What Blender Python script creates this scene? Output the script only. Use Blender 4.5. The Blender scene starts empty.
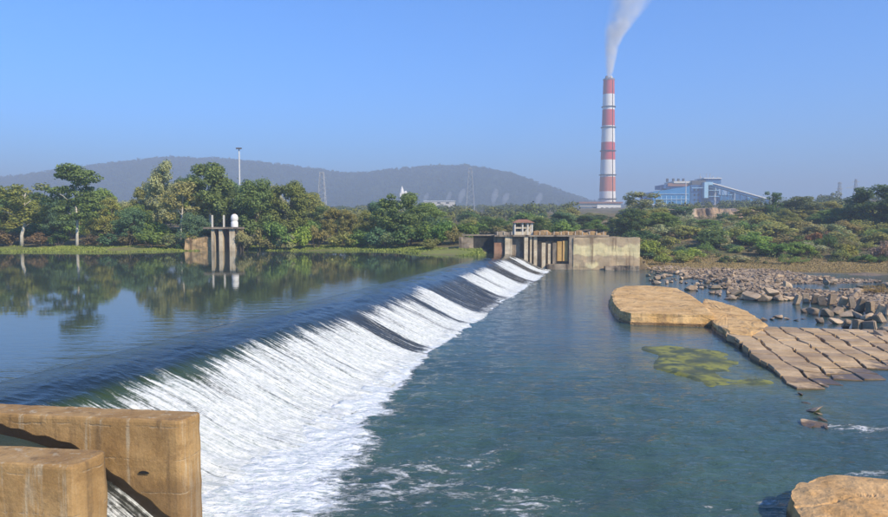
import bpy, bmesh, math, random
import numpy as np
from mathutils import Vector, Matrix, noise as mnoise

# ------------------------------------------------------------------ camera, sky, sun, exposure
sc = bpy.context.scene
C = sc.collection
F = 680.0
CAMZ = 10.0
PITCH = math.atan((258.5 - 222.0) / F)
cam_d = bpy.data.cameras.new('camera')
cam = bpy.data.objects.new('camera', cam_d)
C.objects.link(cam)
cam_d.sensor_width = 36.0
cam_d.lens = F / 888.0 * 36.0
cam_d.clip_start = 0.3
cam_d.clip_end = 40000.0
cam.location = (0, 0, CAMZ)
cam.rotation_euler = (math.pi / 2 - PITCH, 0, 0)
sc.camera = cam

SUN_EL = math.radians(37.0)
SUN_AZ = math.radians(133.0)          # clockwise from +Y
sdir = Vector((math.sin(SUN_AZ) * math.cos(SUN_EL), math.cos(SUN_AZ) * math.cos(SUN_EL), math.sin(SUN_EL)))
world = bpy.data.worlds.new('World')
sc.world = world
world.use_nodes = True
wn = world.node_tree
bg = wn.nodes['Background']
sky = wn.nodes.new('ShaderNodeTexSky')
sky.sky_type = 'NISHITA'
sky.sun_disc = False
sky.sun_elevation = SUN_EL
sky.sun_rotation = SUN_AZ
sky.air_density = 1.0
sky.dust_density = 0.15
sky.ozone_density = 4.0
tint = wn.nodes.new('ShaderNodeMix'); tint.data_type = 'RGBA'; tint.blend_type = 'MULTIPLY'
tint.inputs[0].default_value = 1.0
tint.inputs[7].default_value = (0.26, 0.74, 1.26, 1)
wn.links.new(sky.outputs[0], tint.inputs[6])
wn.links.new(tint.outputs[2], bg.inputs[0])
bg.inputs[1].default_value = 0.14

sun_d = bpy.data.lights.new('sun', 'SUN')
sun_d.energy = 5.0
sun_d.angle = math.radians(0.5)
sun_d.color = (1.0, 0.86, 0.64)
sun = bpy.data.objects.new('sun', sun_d)
C.objects.link(sun)
sun.rotation_euler = (-sdir).to_track_quat('-Z', 'Y').to_euler()
sun.location = (60, -60, 80)

vs = sc.view_settings
vs.view_transform = 'Standard'
vs.look = 'None'
vs.gamma = 1.0
vs.exposure = 0.5
vs.use_curve_mapping = False
sc.render.engine = 'CYCLES'
cy = sc.cycles
cy.use_denoising = True
cy.max_bounces = 6
cy.diffuse_bounces = 3
cy.glossy_bounces = 3
cy.transmission_bounces = 3
cy.transparent_max_bounces = 6
cy.volume_bounces = 2
cy.caustics_reflective = False
cy.caustics_refractive = False

# ------------------------------------------------------------------ helpers
rng = np.random.default_rng(7)
random.seed(7)
CP, SP = math.cos(PITCH), math.sin(PITCH)


def ray(px, py):
    dx = (px - 444.0) / F
    dy = -(py - 258.5) / F
    return dx, CP + dy * SP, -SP + dy * CP


def at_z(px, py, z):
    dx, dyy, dz = ray(px, py)
    k = (z - CAMZ) / dz
    return Vector((dx * k, dyy * k, z))


def at_y(px, py, Y):
    dx, dyy, dz = ray(px, py)
    k = Y / dyy
    return Vector((dx * k, Y, CAMZ + dz * k))


PHI = math.radians(14.5)
UX, UY = math.sin(PHI), math.cos(PHI)      # along the weir
NX, NY = -math.cos(PHI), math.sin(PHI)     # upstream (left)


def W(t, a, z=0.0):
    return Vector((t * UX + a * NX, t * UY + a * NY, z))


def vnoise(x, y, seed=0):
    x = np.asarray(x, float); y = np.asarray(y, float)
    xi = np.floor(x).astype(np.int64); yi = np.floor(y).astype(np.int64)
    fx = x - xi; fy = y - yi
    fx = fx * fx * (3 - 2 * fx); fy = fy * fy * (3 - 2 * fy)

    def h(a, b):
        v = (a * 374761393 + b * 668265263 + seed * 1442695041) & 0xffffffff
        v = ((v ^ (v >> 13)) * 1274126177) & 0xffffffff
        v = v ^ (v >> 16)
        return v / 4294967295.0
    return (h(xi, yi) * (1 - fx) + h(xi + 1, yi) * fx) * (1 - fy) + (h(xi, yi + 1) * (1 - fx) + h(xi + 1, yi + 1) * fx) * fy


def fbm(x, y, oct=4, seed=0):
    s = 0; amp = 0.5; tot = 0
    x = np.asarray(x, float); y = np.asarray(y, float)
    for i in range(oct):
        s = s + vnoise(x * 2 ** i + 17.3 * i, y * 2 ** i - 9.1 * i, seed + i) * amp
        tot += amp
        amp *= 0.5
    return s / tot


def sstep(a, b, x):
    t = np.clip((np.asarray(x, float) - a) / (b - a), 0, 1)
    return t * t * (3 - 2 * t)


def obj(name, me, mat=None, parent=None, loc=None):
    o = bpy.data.objects.new(name, me)
    C.objects.link(o)
    if mat is not None and not me.materials:
        if isinstance(mat, (list, tuple)):
            for m in mat: me.materials.append(m)
        else:
            me.materials.append(mat)
    if parent is not None: o.parent = parent
    if loc is not None: o.location = loc
    return o


def mesh(verts, faces, name='mesh', smooth=False):
    me = bpy.data.meshes.new(name)
    if isinstance(verts, np.ndarray): verts = verts.tolist()
    if isinstance(faces, np.ndarray): faces = faces.tolist()
    me.from_pydata(verts, [], faces)
    me.update()
    if smooth:
        me.polygons.foreach_set('use_smooth', [True] * len(me.polygons))
    return me


def tag(o, label=None, cat=None, group=None, kind=None):
    if label: o['label'] = label
    if cat: o['category'] = cat
    if group: o['group'] = group
    if kind: o['kind'] = kind
    return o


def thing(name, label, cat, loc=(0, 0, 0), rz=0.0, group=None):
    o = bpy.data.objects.new(name, None)
    C.objects.link(o)
    o.location = loc
    o.rotation_euler = (0, 0, rz)
    o.empty_display_size = 0.5
    return tag(o, label, cat, group)


def grid_faces(nr, ncol):
    i = np.arange(nr - 1)[:, None] * ncol + np.arange(ncol - 1)[None, :]
    return np.stack([i, i + 1, i + ncol + 1, i + ncol], -1).reshape(-1, 4)


def attr(me, name, vals, typ='FLOAT'):
    a = me.attributes.new(name, typ, 'POINT')
    if typ == 'FLOAT':
        a.data.foreach_set('value', np.asarray(vals, np.float32).ravel())
    else:
        a.data.foreach_set('vector', np.asarray(vals, np.float32).ravel())


class MB:
    def __init__(s):
        s.v = []; s.f = []

    def add(s, vs_, fs):
        b = len(s.v)
        s.v += [tuple(p) for p in vs_]
        s.f += [tuple(i + b for i in f) for f in fs]
        return s

    def box(s, c, size, rz=0.0, tilt=None):
        hx, hy, hz = size[0] / 2, size[1] / 2, size[2] / 2
        m = Matrix.Rotation(rz, 3, 'Z')
        if tilt is not None: m = tilt @ m
        P = [m @ Vector((x * hx, y * hy, z * hz)) + Vector(c) for x in (-1, 1) for y in (-1, 1) for z in (-1, 1)]
        return s.add(P, [(0, 1, 3, 2), (4, 6, 7, 5), (0, 4, 5, 1), (2, 3, 7, 6), (0, 2, 6, 4), (1, 5, 7, 3)])

    def tube(s, pts, rad, n=6, cap=True):
        rings = []
        V = []
        pts = [Vector(p) for p in pts]
        for i, p in enumerate(pts):
            d = (pts[min(i + 1, len(pts) - 1)] - pts[max(i - 1, 0)])
            if d.length < 1e-6: d = Vector((0, 0, 1))
            d.normalize()
            a = d.cross(Vector((0, 1, 0)) if abs(d.y) < 0.9 else Vector((1, 0, 0))).normalized()
            b = d.cross(a)
            for k in range(n):
                th = 2 * math.pi * k / n
                V.append(p + (a * math.cos(th) + b * math.sin(th)) * rad[i])
        fs = []
        for i in range(len(pts) - 1):
            for k in range(n):
                fs.append((i * n + k, i * n + (k + 1) % n, (i + 1) * n + (k + 1) % n, (i + 1) * n + k))
        if cap:
            fs.append(tuple(range(n))); fs.append(tuple(range((len(pts) - 1) * n, len(pts) * n)))
        return s.add(V, fs)

    def prism(s, poly, z0, z1):
        n = len(poly)
        V = [(p[0], p[1], z0) for p in poly] + [(p[0], p[1], z1) for p in poly]
        fs = [(i, (i + 1) % n, n + (i + 1) % n, n + i) for i in range(n)]
        fs += [tuple(range(n))[::-1], tuple(range(n, 2 * n))]
        return s.add(V, fs)

    def mesh(s, name='mesh', smooth=False):
        me = mesh(s.v, s.f, name, smooth)
        bm = bmesh.new(); bm.from_mesh(me)
        bmesh.ops.recalc_face_normals(bm, faces=bm.faces)
        bm.to_mesh(me); bm.free()
        return me

    def build(s, name, mat, parent=None, smooth=False, bevel=0.0):
        o = obj(name, s.mesh(name, smooth), mat, parent)
        if bevel:
            m = o.modifiers.new('bevel', 'BEVEL'); m.width = bevel; m.segments = 2; m.limit_method = 'ANGLE'
        return o


# ------------------------------------------------------------------ materials
class NT:
    def __init__(s, name):
        s.mat = bpy.data.materials.new(name)
        s.mat.use_nodes = True
        s.t = s.mat.node_tree
        s.b = s.t.nodes['Principled BSDF']
        s.out = s.t.nodes['Material Output']

    def n(s, typ, ins=None, **props):
        nd = s.t.nodes.new(typ)
        for k, v in props.items(): setattr(nd, k, v)
        for k, v in (ins or {}).items(): s.set(nd.inputs[k], v)
        return nd

    def set(s, inp, v):
        if hasattr(v, 'outputs'): v = v.outputs[0]
        if isinstance(v, bpy.types.NodeSocket): s.t.links.new(v, inp)
        else:
            if inp.type == 'RGBA' and len(v) == 3: v = (*v, 1)
            inp.default_value = v

    def math(s, op, a, b=0.0, c=None, clamp=False):
        nd = s.n('ShaderNodeMath', operation=op, use_clamp=clamp)
        s.set(nd.inputs[0], a); s.set(nd.inputs[1], b)
        if c is not None: s.set(nd.inputs[2], c)
        return nd.outputs[0]

    def mix(s, f, a, b):
        nd = s.n('ShaderNodeMix', data_type='RGBA')
        s.set(nd.inputs[0], f); s.set(nd.inputs[6], a); s.set(nd.inputs[7], b)
        return nd.outputs[2]

    def mul(s, a, b):
        nd = s.n('ShaderNodeMix', data_type='RGBA', blend_type='MULTIPLY')
        s.set(nd.inputs[0], 1.0); s.set(nd.inputs[6], a); s.set(nd.inputs[7], b)
        return nd.outputs[2]

    def noise(s, scale, detail=4, rough=0.55, vec=None, dist=0.0):
        nd = s.n('ShaderNodeTexNoise', {'Scale': scale, 'Detail': detail, 'Roughness': rough, 'Distortion': dist})
        if vec is not None: s.set(nd.inputs['Vector'], vec)
        return nd.outputs[0]

    def ramp(s, f, lo, hi, a=0.0, b=1.0):
        nd = s.n('ShaderNodeMapRange', interpolation_type='SMOOTHSTEP')
        s.set(nd.inputs[0], f)
        for i, v in zip((1, 2, 3, 4), (lo, hi, a, b)): s.set(nd.inputs[i], v)
        return nd.outputs[0]

    def coords(s, which='Object'):
        return s.n('ShaderNodeTexCoord').outputs[which]

    def pos(s):
        return s.n('ShaderNodeNewGeometry').outputs['Position']

    def mapping(s, vec, scale=(1, 1, 1), rot=(0, 0, 0)):
        return s.n('ShaderNodeMapping', {'Vector': vec, 'Scale': scale, 'Rotation': rot}).outputs[0]

    def attr(s, name, out='Fac'):
        return s.n('ShaderNodeAttribute', attribute_name=name).outputs[out]

    def bump(s, h, strength=0.3, dist=0.1, normal=None):
        nd = s.n('ShaderNodeBump', {'Strength': strength, 'Distance': dist, 'Height': h})
        if normal is not None: s.set(nd.inputs['Normal'], normal)
        return nd.outputs[0]

    def done(s, color=None, rough=None, normal=None, spec=None, metal=None):
        if color is not None: s.set(s.b.inputs['Base Color'], color)
        if rough is not None: s.set(s.b.inputs['Roughness'], rough)
        if normal is not None: s.set(s.b.inputs['Normal'], normal)
        if spec is not None: s.set(s.b.inputs['Specular IOR Level'], spec)
        if metal is not None: s.set(s.b.inputs['Metallic'], metal)
        return s.mat


def rocky(name, c1, c2, scale=1.0, bump=0.5, rough=0.9, stain=None, bdist=0.1, wet=0.0, crack=0.0):
    m = NT(name)
    p = m.pos()
    f = m.ramp(m.noise(scale * 0.6, 6, 0.6, p), 0.35, 0.65)
    col = m.mix(f, c1, c2)
    fine = m.noise(scale * 6, 5, 0.65, p)
    col = m.mul(col, m.mix(fine, (0.6, 0.6, 0.6), (1.35, 1.33, 1.3)))
    if stain is not None:
        v = m.mapping(p, (1.3, 1.3, 0.12))
        st = m.ramp(m.noise(scale * 0.9, 5, 0.6, v), 0.5, 0.68)
        col = m.mix(st, col, stain)
    h = m.math('ADD', m.noise(scale * 2.5, 6, 0.65, p), m.math('MULTIPLY', fine, 0.35))
    if crack:
        wv = m.n('ShaderNodeVectorMath', {0: p, 1: m.n('ShaderNodeTexNoise', {'Vector': p, 'Scale': 0.5, 'Detail': 4}).outputs['Color']}, operation='ADD')
        vo = m.n('ShaderNodeTexVoronoi', {'Vector': m.mapping(wv, (0.5, 1.1, 2.2)), 'Scale': crack}, feature='DISTANCE_TO_EDGE')
        ck = m.ramp(vo.outputs[0], 0.0, 0.035, 1.0, 0.0)
        ck = m.math('MULTIPLY', ck, m.ramp(m.noise(0.35, 4, 0.6, p), 0.42, 0.58))
        col = m.mix(m.math('MULTIPLY', ck, 0.4), col, (0.16, 0.10, 0.05))
        h = m.math('SUBTRACT', h, m.math('MULTIPLY', ck, 0.5))
    if wet:
        sp_ = m.n('ShaderNodeSeparateXYZ', {0: p})
        wz_ = m.math('ADD', sp_.outputs[2], m.math('MULTIPLY', m.math('SUBTRACT', m.noise(1.5, 4, 0.6, p), 0.5), 0.25))
        wf = m.ramp(wz_, wet * 0.6, wet * 1.2, 1.0, 0.0)
        col = m.mix(wf, col, m.mul(col, (0.32, 0.30, 0.28)))
        rough = m.mix(wf, (rough,) * 3, (0.35,) * 3)
    return m.done(col, rough, m.bump(h, bump, bdist), 0.25)


def plain(name, c, rough=0.7, var=0.25, scale=0.5, metal=0.0):
    m = NT(name)
    p = m.pos()
    f = m.noise(scale, 5, 0.6, p)
    col = m.mul(c, m.mix(f, (1 - var,) * 3, (1 + var,) * 3))
    return m.done(col, rough, None, 0.3, metal)


M = {}
# ---- concrete of the near piers
m = NT('pier_concrete')
p = m.pos()
base = m.mix(m.ramp(m.noise(0.7, 6, 0.6, p), 0.3, 0.7), (0.30, 0.175, 0.065), (0.44, 0.28, 0.12))
drip = m.ramp(m.noise(1.6, 5, 0.6, m.mapping(p, (1.6, 1.6, 0.16))), 0.52, 0.7)
base = m.mix(m.math('MULTIPLY', drip, 0.7), base, (0.17, 0.11, 0.055))
blot = m.ramp(m.noise(1.1, 6, 0.7, p), 0.54, 0.68)
base = m.mix(m.math('MULTIPLY', blot, 0.55), base, (0.22, 0.13, 0.055))
pale = m.ramp(m.noise(2.1, 5, 0.6, m.mapping(p, (1.8, 1.8, 0.10))), 0.55, 0.70)
base = m.mix(m.math('MULTIPLY', pale, 0.8), base, (0.50, 0.42, 0.29))
sep = m.n('ShaderNodeSeparateXYZ', {0: p})
wob = m.math('ADD', sep.outputs[2], m.math('MULTIPLY', m.noise(0.8, 4, 0.6, p), 0.35))
lift = m.math('ABSOLUTE', m.math('SUBTRACT', m.math('FRACT', m.math('MULTIPLY', wob, 0.95)), 0.5))
lines = m.ramp(lift, 0.012, 0.03, 1.0, 0.0)
lines = m.math('MULTIPLY', lines, m.ramp(m.noise(1.6, 6, 0.75, p), 0.46, 0.62))
tide = m.ramp(m.math('ADD', sep.outputs[2], m.math('MULTIPLY', m.noise(2.2, 5, 0.7, m.mapping(p, (1.5, 1.5, 0.3))), 1.6)), 2.2, 2.9, 1.0, 0.0)
base = m.mix(m.math('MULTIPLY', tide, 0.6), base, (0.17, 0.105, 0.05))
base = m.mix(m.math('MULTIPLY', lines, 0.5), base, (0.48, 0.38, 0.25))
fine = m.noise(14, 6, 0.7, p)
base = m.mul(base, m.mix(fine, (0.62,) * 3, (1.35,) * 3))
h = m.math('ADD', m.math('MULTIPLY', m.noise(3, 6, 0.65, p), 0.8), m.math('ADD', m.math('MULTIPLY', fine, 0.4), m.math('MULTIPLY', lines, -0.5)))
M['pier'] = m.done(base, 0.85, m.bump(h, 0.6, 0.07), 0.25)
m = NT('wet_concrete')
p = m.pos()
M['wet'] = m.done(m.mix(m.noise(2, 5, 0.6, p), (0.018, 0.013, 0.009), (0.05, 0.035, 0.02)), 0.35, m.bump(m.noise(6, 5, 0.6, p), 0.5, 0.05))

M['slab'] = rocky('tan_sandstone', (0.58, 0.355, 0.135), (0.70, 0.465, 0.21), 0.7, 0.7, 0.9, (0.36, 0.22, 0.10), 0.2, wet=0.30, crack=0.35)
M['slab_side'] = rocky('weathered_tan_concrete', (0.36, 0.25, 0.13), (0.52, 0.37, 0.20), 0.9, 0.6, 0.9, (0.2, 0.13, 0.07))
M['paving'] = rocky('pink_grey_paving_stone', (0.40, 0.275, 0.15), (0.54, 0.395, 0.235), 0.8, 0.5, wet=0.14)
M['paving_b'] = rocky('brown_paving_stone', (0.30, 0.21, 0.125), (0.42, 0.31, 0.20), 0.8, 0.5, wet=0.14)
M['joint'] = rocky('dark_joint', (0.05, 0.04, 0.03), (0.09, 0.07, 0.05), 2, 0.3)
M['rock_a'] = rocky('brown_grey_rock', (0.27, 0.20, 0.135), (0.43, 0.335, 0.235), 0.8, 0.5, wet=0.14)
M['rock_b'] = rocky('pink_rock', (0.42, 0.31, 0.20), (0.56, 0.43, 0.29), 0.8, 0.5, wet=0.14)
M['rock_c'] = rocky('dark_rock', (0.20, 0.155, 0.11), (0.33, 0.26, 0.19), 0.8, 0.5, wet=0.14)
M['rock_near'] = rocky('orange_tan_boulder', (0.50, 0.285, 0.105), (0.60, 0.385, 0.18), 0.9, 0.9, bdist=0.12, wet=0.35)
M['wall_grey'] = rocky('weathered_grey_wall', (0.22, 0.18, 0.135), (0.38, 0.315, 0.235), 0.5, 0.4, 0.9, (0.07, 0.055, 0.045))
M['wall_pale'] = rocky('pale_pier_concrete', (0.50, 0.41, 0.28), (0.66, 0.57, 0.42), 0.6, 0.4, 0.9, (0.2, 0.15, 0.1))
M['wall_dark'] = rocky('near_black_wall', (0.03, 0.032, 0.028), (0.065, 0.06, 0.05), 0.5, 0.4)  # near-black tone of the abutment wall and the sluice lintel
M['brick_red'] = rocky('red_brown_wall', (0.30, 0.15, 0.09), (0.38, 0.23, 0.15), 0.8, 0.4)
M['rubble_deck'] = rocky('tan_rubble', (0.33, 0.205, 0.095), (0.46, 0.31, 0.155), 1.2, 0.8, bdist=0.25)
M['gate'] = rocky('ochre_gate', (0.44, 0.26, 0.08), (0.54, 0.35, 0.13), 0.5, 0.3, 0.7, (0.28, 0.15, 0.06))
# retaining wall: horizontal water and lime stains
m = NT('stained_retaining_wall')
p = m.pos()
sep = m.n('ShaderNodeSeparateXYZ', {0: p})
z = m.math('ADD', sep.outputs[2], m.math('MULTIPLY', m.math('SUBTRACT', m.noise(0.3, 6, 0.65, p), 0.5), 3.6))
grey = m.mix(m.noise(0.8, 5, 0.6, p), (0.38, 0.285, 0.17), (0.58, 0.45, 0.29))
yel = m.mix(m.noise(1.2, 5, 0.6, p), (0.66, 0.54, 0.27), (0.80, 0.70, 0.42))
band = m.math('MULTIPLY', m.ramp(z, 2.7, 3.1), m.ramp(z, 4.9, 5.5, 1.0, 0.0))
low = m.math('MULTIPLY', m.ramp(z, 0.5, 0.8), m.ramp(z, 1.1, 1.6, 1.0, 0.0))
low = m.math('MULTIPLY', low, m.ramp(m.noise(0.3, 3, 0.5, m.mapping(p, (1, 1, 0.1))), 0.5, 0.56))
col = m.mix(m.math('MAXIMUM', band, low), grey, yel)
st = m.ramp(m.noise(0.8, 5, 0.6, m.mapping(p, (1.5, 1.5, 0.12))), 0.55, 0.7)
col = m.mix(m.math('MULTIPLY', st, 0.7), col, (0.17, 0.11, 0.07))
M['retain'] = m.done(col, 0.9, m.bump(m.noise(2.5, 6, 0.65, p), 0.4, 0.1), 0.2)

M['earth'] = rocky('pale_eroded_earth', (0.36, 0.25, 0.16), (0.55, 0.42, 0.30), 0.12, 0.8, 0.95, (0.2, 0.14, 0.09), 1.0)
M['white'] = plain('white_paint', (0.78, 0.76, 0.72), 0.6, 0.1)
M['offwhite'] = plain('weathered_white', (0.62, 0.58, 0.5), 0.7, 0.25, 0.9)
def sooty(name, c):
    m = NT(name)
    p = m.pos()
    f = m.ramp(m.noise(0.12, 6, 0.65, m.mapping(p, (1.6, 1.6, 0.12))), 0.42, 0.7)
    col = m.mix(m.math('MULTIPLY', f, 0.45), c, m.mul(c, (0.55, 0.5, 0.5)))
    return m.done(m.mul(col, m.mix(m.noise(0.05, 5, 0.6, p), (0.85,) * 3, (1.12,) * 3)), 0.8, None, 0.2)


M['stack_red'] = sooty('chimney_red', (0.56, 0.10, 0.085))
M['stack_orange'] = sooty('chimney_faded_red', (0.56, 0.20, 0.12))
M['stack_white'] = sooty('chimney_white', (0.80, 0.77, 0.72))
M['stack_top'] = plain('chimney_soot', (0.25, 0.2, 0.18), 0.8, 0.2, 0.2)
M['steel'] = plain('galvanised_steel', (0.42, 0.43, 0.43), 0.5, 0.1)
M['pale_steel'] = plain('pale_steel', (0.62, 0.63, 0.62), 0.5, 0.1)
M['dark_steel'] = plain('dark_steel', (0.10, 0.09, 0.085), 0.6, 0.2)
M['blue_a'] = plain('blue_cladding', (0.03, 0.20, 0.44), 0.6, 0.18, 0.06)
M['blue_b'] = plain('dark_blue_cladding', (0.03, 0.11, 0.27), 0.6, 0.18, 0.06)
M['blue_c'] = plain('pale_blue_cladding', (0.36, 0.58, 0.74), 0.6, 0.12, 0.06)
M['roof_red'] = plain('red_roof', (0.30, 0.15, 0.095), 0.8, 0.4, 0.8)
M['dark_open'] = plain('dark_opening', (0.02, 0.02, 0.02), 0.9, 0.1)

M['bark_pale'] = rocky('pale_bark', (0.48, 0.45, 0.38), (0.62, 0.58, 0.50), 2, 0.3)
M['bark'] = rocky('brown_bark', (0.12, 0.095, 0.07), (0.2, 0.16, 0.12), 2, 0.3)

# leaves: colour comes from the object colour of each plant
m = NT('leaves')
oi = m.n('ShaderNodeObjectInfo')
geo = m.n('ShaderNodeNewGeometry')
col = m.mul(oi.outputs['Color'], m.mix(geo.outputs['Random Per Island'], (2.4, 2.35, 2.0), (3.4, 3.25, 2.6)))
cl = m.ramp(m.noise(0.45, 3, 0.5, m.pos()), 0.35, 0.65)
col = m.mul(col, m.mix(cl, (0.85, 0.88, 0.95), (1.15, 1.12, 1.0)))
tr = m.n('ShaderNodeBsdfTranslucent')
m.set(tr.inputs[0], col)
m.done(col, 0.6, None, 0.2)
mx = m.n('ShaderNodeMixShader', {0: 0.42})
m.t.links.new(m.b.outputs[0], mx.inputs[1]); m.t.links.new(tr.outputs[0], mx.inputs[2])
m.t.links.new(mx.outputs[0], m.out.inputs[0])
M['leaf'] = m.mat

# grass blades
def grass_mat(name, c1, c2):
    m = NT(name)
    geo = m.n('ShaderNodeNewGeometry')
    col = m.mix(geo.outputs['Random Per Island'], c1, c2)
    col = m.mul(col, m.mix(m.noise(0.3, 4, 0.6, m.pos()), (0.6, 0.7, 0.7), (1.35, 1.25, 1.2)))
    return m.done(col, 0.8, None, 0.1)
M['grass'] = grass_mat('fresh_grass', (0.17, 0.22, 0.045), (0.30, 0.34, 0.09))
M['drygrass'] = grass_mat('dry_grass', (0.27, 0.20, 0.085), (0.40, 0.30, 0.13))

# ground
m = NT('ground_soil')
p = m.pos()
soil = m.mix(m.ramp(m.noise(0.12, 6, 0.6, p), 0.35, 0.65), (0.15, 0.115, 0.065), (0.28, 0.215, 0.125))
grn = m.mix(m.noise(0.35, 6, 0.65, p), (0.07, 0.075, 0.03), (0.16, 0.15, 0.065))
col = m.mix(m.ramp(m.noise(0.06, 5, 0.6, p), 0.42, 0.6), soil, grn)
col = m.mix(m.attr('green'), col, m.mix(m.noise(0.5, 6, 0.65, p), (0.15, 0.19, 0.04), (0.29, 0.33, 0.09)))
col = m.mix(m.attr('dry'), col, m.mix(m.noise(0.5, 6, 0.65, p), (0.25, 0.18, 0.08), (0.42, 0.31, 0.14)))
col = m.mix(m.attr('bed'), col, m.mix(m.noise(1.2, 6, 0.65, p), (0.13, 0.10, 0.07), (0.30, 0.23, 0.17)))
h = m.math('ADD', m.noise(1.5, 6, 0.65, p), m.noise(0.4, 4, 0.6, p))
M['ground'] = m.done(col, 0.95, m.bump(h, 0.7, 0.4), 0.1)

m = NT('hill_forest_floor')
p = m.pos()
col = m.mix(m.ramp(m.noise(0.012, 6, 0.65, p), 0.35, 0.65), (0.018, 0.034, 0.014), (0.045, 0.062, 0.022))
M['hill'] = m.done(col, 0.95, m.bump(m.noise(0.05, 6, 0.7, p), 1.0, 12.0), 0.1)
m = NT('far_leaves')
geo = m.n('ShaderNodeNewGeometry')
col = m.mix(geo.outputs['Random Per Island'], (0.075, 0.11, 0.038), (0.12, 0.155, 0.052))
col = m.mix(m.ramp(m.noise(0.02, 3, 0.5, m.pos()), 0.4, 0.62), col, m.mul(col, (1.5, 1.15, 0.85)))
M['farleaf'] = m.done(col, 0.9, None, 0.1)
m = NT('undergrowth_leaves')
geo = m.n('ShaderNodeNewGeometry')
col = m.mix(geo.outputs['Random Per Island'], (0.13, 0.125, 0.05), (0.30, 0.25, 0.115))
col = m.mix(m.ramp(m.noise(0.08, 3, 0.5, m.pos()), 0.4, 0.62), col, m.mul(col, (0.7, 0.95, 0.7)))
M['undergrowth'] = m.done(col, 0.9, None, 0.1)

# algae
m = NT('yellow_green_algae')
p = m.pos()
col = m.mix(m.ramp(m.noise(0.55, 5, 0.6, p), 0.38, 0.62), (0.08, 0.085, 0.02), (0.26, 0.25, 0.022))
col = m.mix(m.ramp(m.noise(0.9, 6, 0.7, p), 0.48, 0.62), col, (0.06, 0.075, 0.02))
M['algae'] = m.done(col, 0.5, m.bump(m.noise(5, 5, 0.6, p), 0.4, 0.05), 0.4)


# ---- water
def wave_bump(m, p, specs):
    nrm = None
    for sx, sy, rot, strength, dist, det in specs:
        v = m.mapping(p, (sx, sy, 1), (0, 0, rot))
        nrm = m.bump(m.noise(1.0, det, 0.6, v, 0.4), strength, dist, nrm)
    return nrm

m = NT('reservoir_water')
p = m.pos()
rip = m.attr('ripple')
v1 = m.mapping(p, (0.5, 1.3, 1), (0, 0, 0.25))
n1 = m.noise(1.0, 4, 0.55, v1, 0.3)
v2 = m.mapping(p, (0.12, 0.35, 1), (0, 0, -0.2))
n2 = m.noise(1.0, 3, 0.5, v2, 0.5)
nb = m.n('ShaderNodeBump', {'Distance': 0.22, 'Height': n1}); m.set(nb.inputs['Strength'], rip)
nb2 = m.bump(n2, 0.006, 0.6, nb.outputs[0])
M['reservoir'] = m.done((0.054, 0.074, 0.060), 0.03, nb2)
m.b.inputs['IOR'].default_value = 1.33

m = NT('river_water')
p = m.pos()
foam = m.attr('foam')
turb = m.attr('turb')
nb = m.n('ShaderNodeBump', {'Distance': 0.35, 'Height': m.noise(1.0, 4, 0.6, m.mapping(p, (0.55, 1.5, 1), (0, 0, 0.1)), 0.5)})
m.set(nb.inputs['Strength'], m.math('MULTIPLY_ADD', turb, 0.62, 0.08))
nb2 = m.n('ShaderNodeBump', {'Distance': 0.12, 'Height': m.noise(1.0, 4, 0.65, m.mapping(p, (2.2, 5.0, 1), (0, 0, -0.15)), 0.6), 'Normal': nb})
m.set(nb2.inputs['Strength'], m.math('MULTIPLY_ADD', turb, 0.65, 0.06))
deep = m.mix(m.ramp(m.noise(0.12, 4, 0.6, p), 0.35, 0.7), (0.036, 0.072, 0.058), (0.054, 0.104, 0.076))
deep = m.mix(turb, m.mul(deep, (0.8, 0.85, 1.15)), deep)
fl = m.mapping(p, (0.5, 1.0, 1), (0, 0, PHI))
g1 = m.noise(1.7, 6, 0.70, fl, 0.8)
g2 = m.noise(4.5, 5, 0.7, fl, 0.6)
g = m.math('MULTIPLY_ADD', g2, 0.45, m.math('MULTIPLY', g1, 0.75))
th = m.math('SUBTRACT', 1.06, m.math('MULTIPLY', foam, 0.85))
d = m.math('SUBTRACT', g, th)
mask = m.ramp(d, -0.04, 0.16)
foamcol = m.mix(m.ramp(g2, 0.3, 0.7), (0.50, 0.58, 0.57), (0.98, 0.98, 0.96))
col = m.mix(mask, deep, foamcol)
rough = m.mix(mask, (0.05,) * 3, (0.75,) * 3)
sh = m.math('MULTIPLY', m.attr('shoal'), m.ramp(m.noise(0.5, 5, 0.6, p), 0.25, 0.75))
col = m.mix(m.math('MULTIPLY', sh, m.math('SUBTRACT', 1.0, mask)), col, m.mix(m.noise(0.8, 4, 0.6, p), (0.08, 0.09, 0.022), (0.20, 0.195, 0.03)))
M['river'] = m.done(col, rough, m.bump(m.math('MULTIPLY', mask, m.math('ADD', g2, g1)), 0.7, 0.12, nb2.outputs[0]))
m.b.inputs['IOR'].default_value = 1.33

m = NT('cascade_water')
fa = m.attr('foam')
fv = m.attr('flow', 'Vector')       # x along the weir, y down the face
st1 = m.ramp(m.noise(1.0, 5, 0.65, m.mapping(fv, (2.2, 0.12, 1)), 0.15), 0.30, 0.70)
st2 = m.ramp(m.noise(1.0, 5, 0.65, m.mapping(fv, (10.0, 0.28, 1)), 0.2), 0.28, 0.72)
gr = m.ramp(m.noise(4.0, 6, 0.8, m.pos()), 0.32, 0.68)
g = m.math('ADD', m.math('MULTIPLY', st1, 0.44), m.math('ADD', m.math('MULTIPLY', st2, 0.38), m.math('MULTIPLY', gr, 0.18)))
d = m.math('SUBTRACT', g, m.math('SUBTRACT', 1.0, fa))
mask = m.ramp(d, -0.16, 0.26)
thin = m.attr('thin')
body = m.mix(m.attr('thin'), m.mix(m.attr('lip'), (0.040, 0.058, 0.050), (0.010, 0.018, 0.018)), m.mix(st2, (0.012, 0.014, 0.012), (0.06, 0.06, 0.045)))  # dark reflection along the bending lip is put into the water colour
body = m.mix(m.attr('green'), body, (0.05, 0.085, 0.015))
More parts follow.
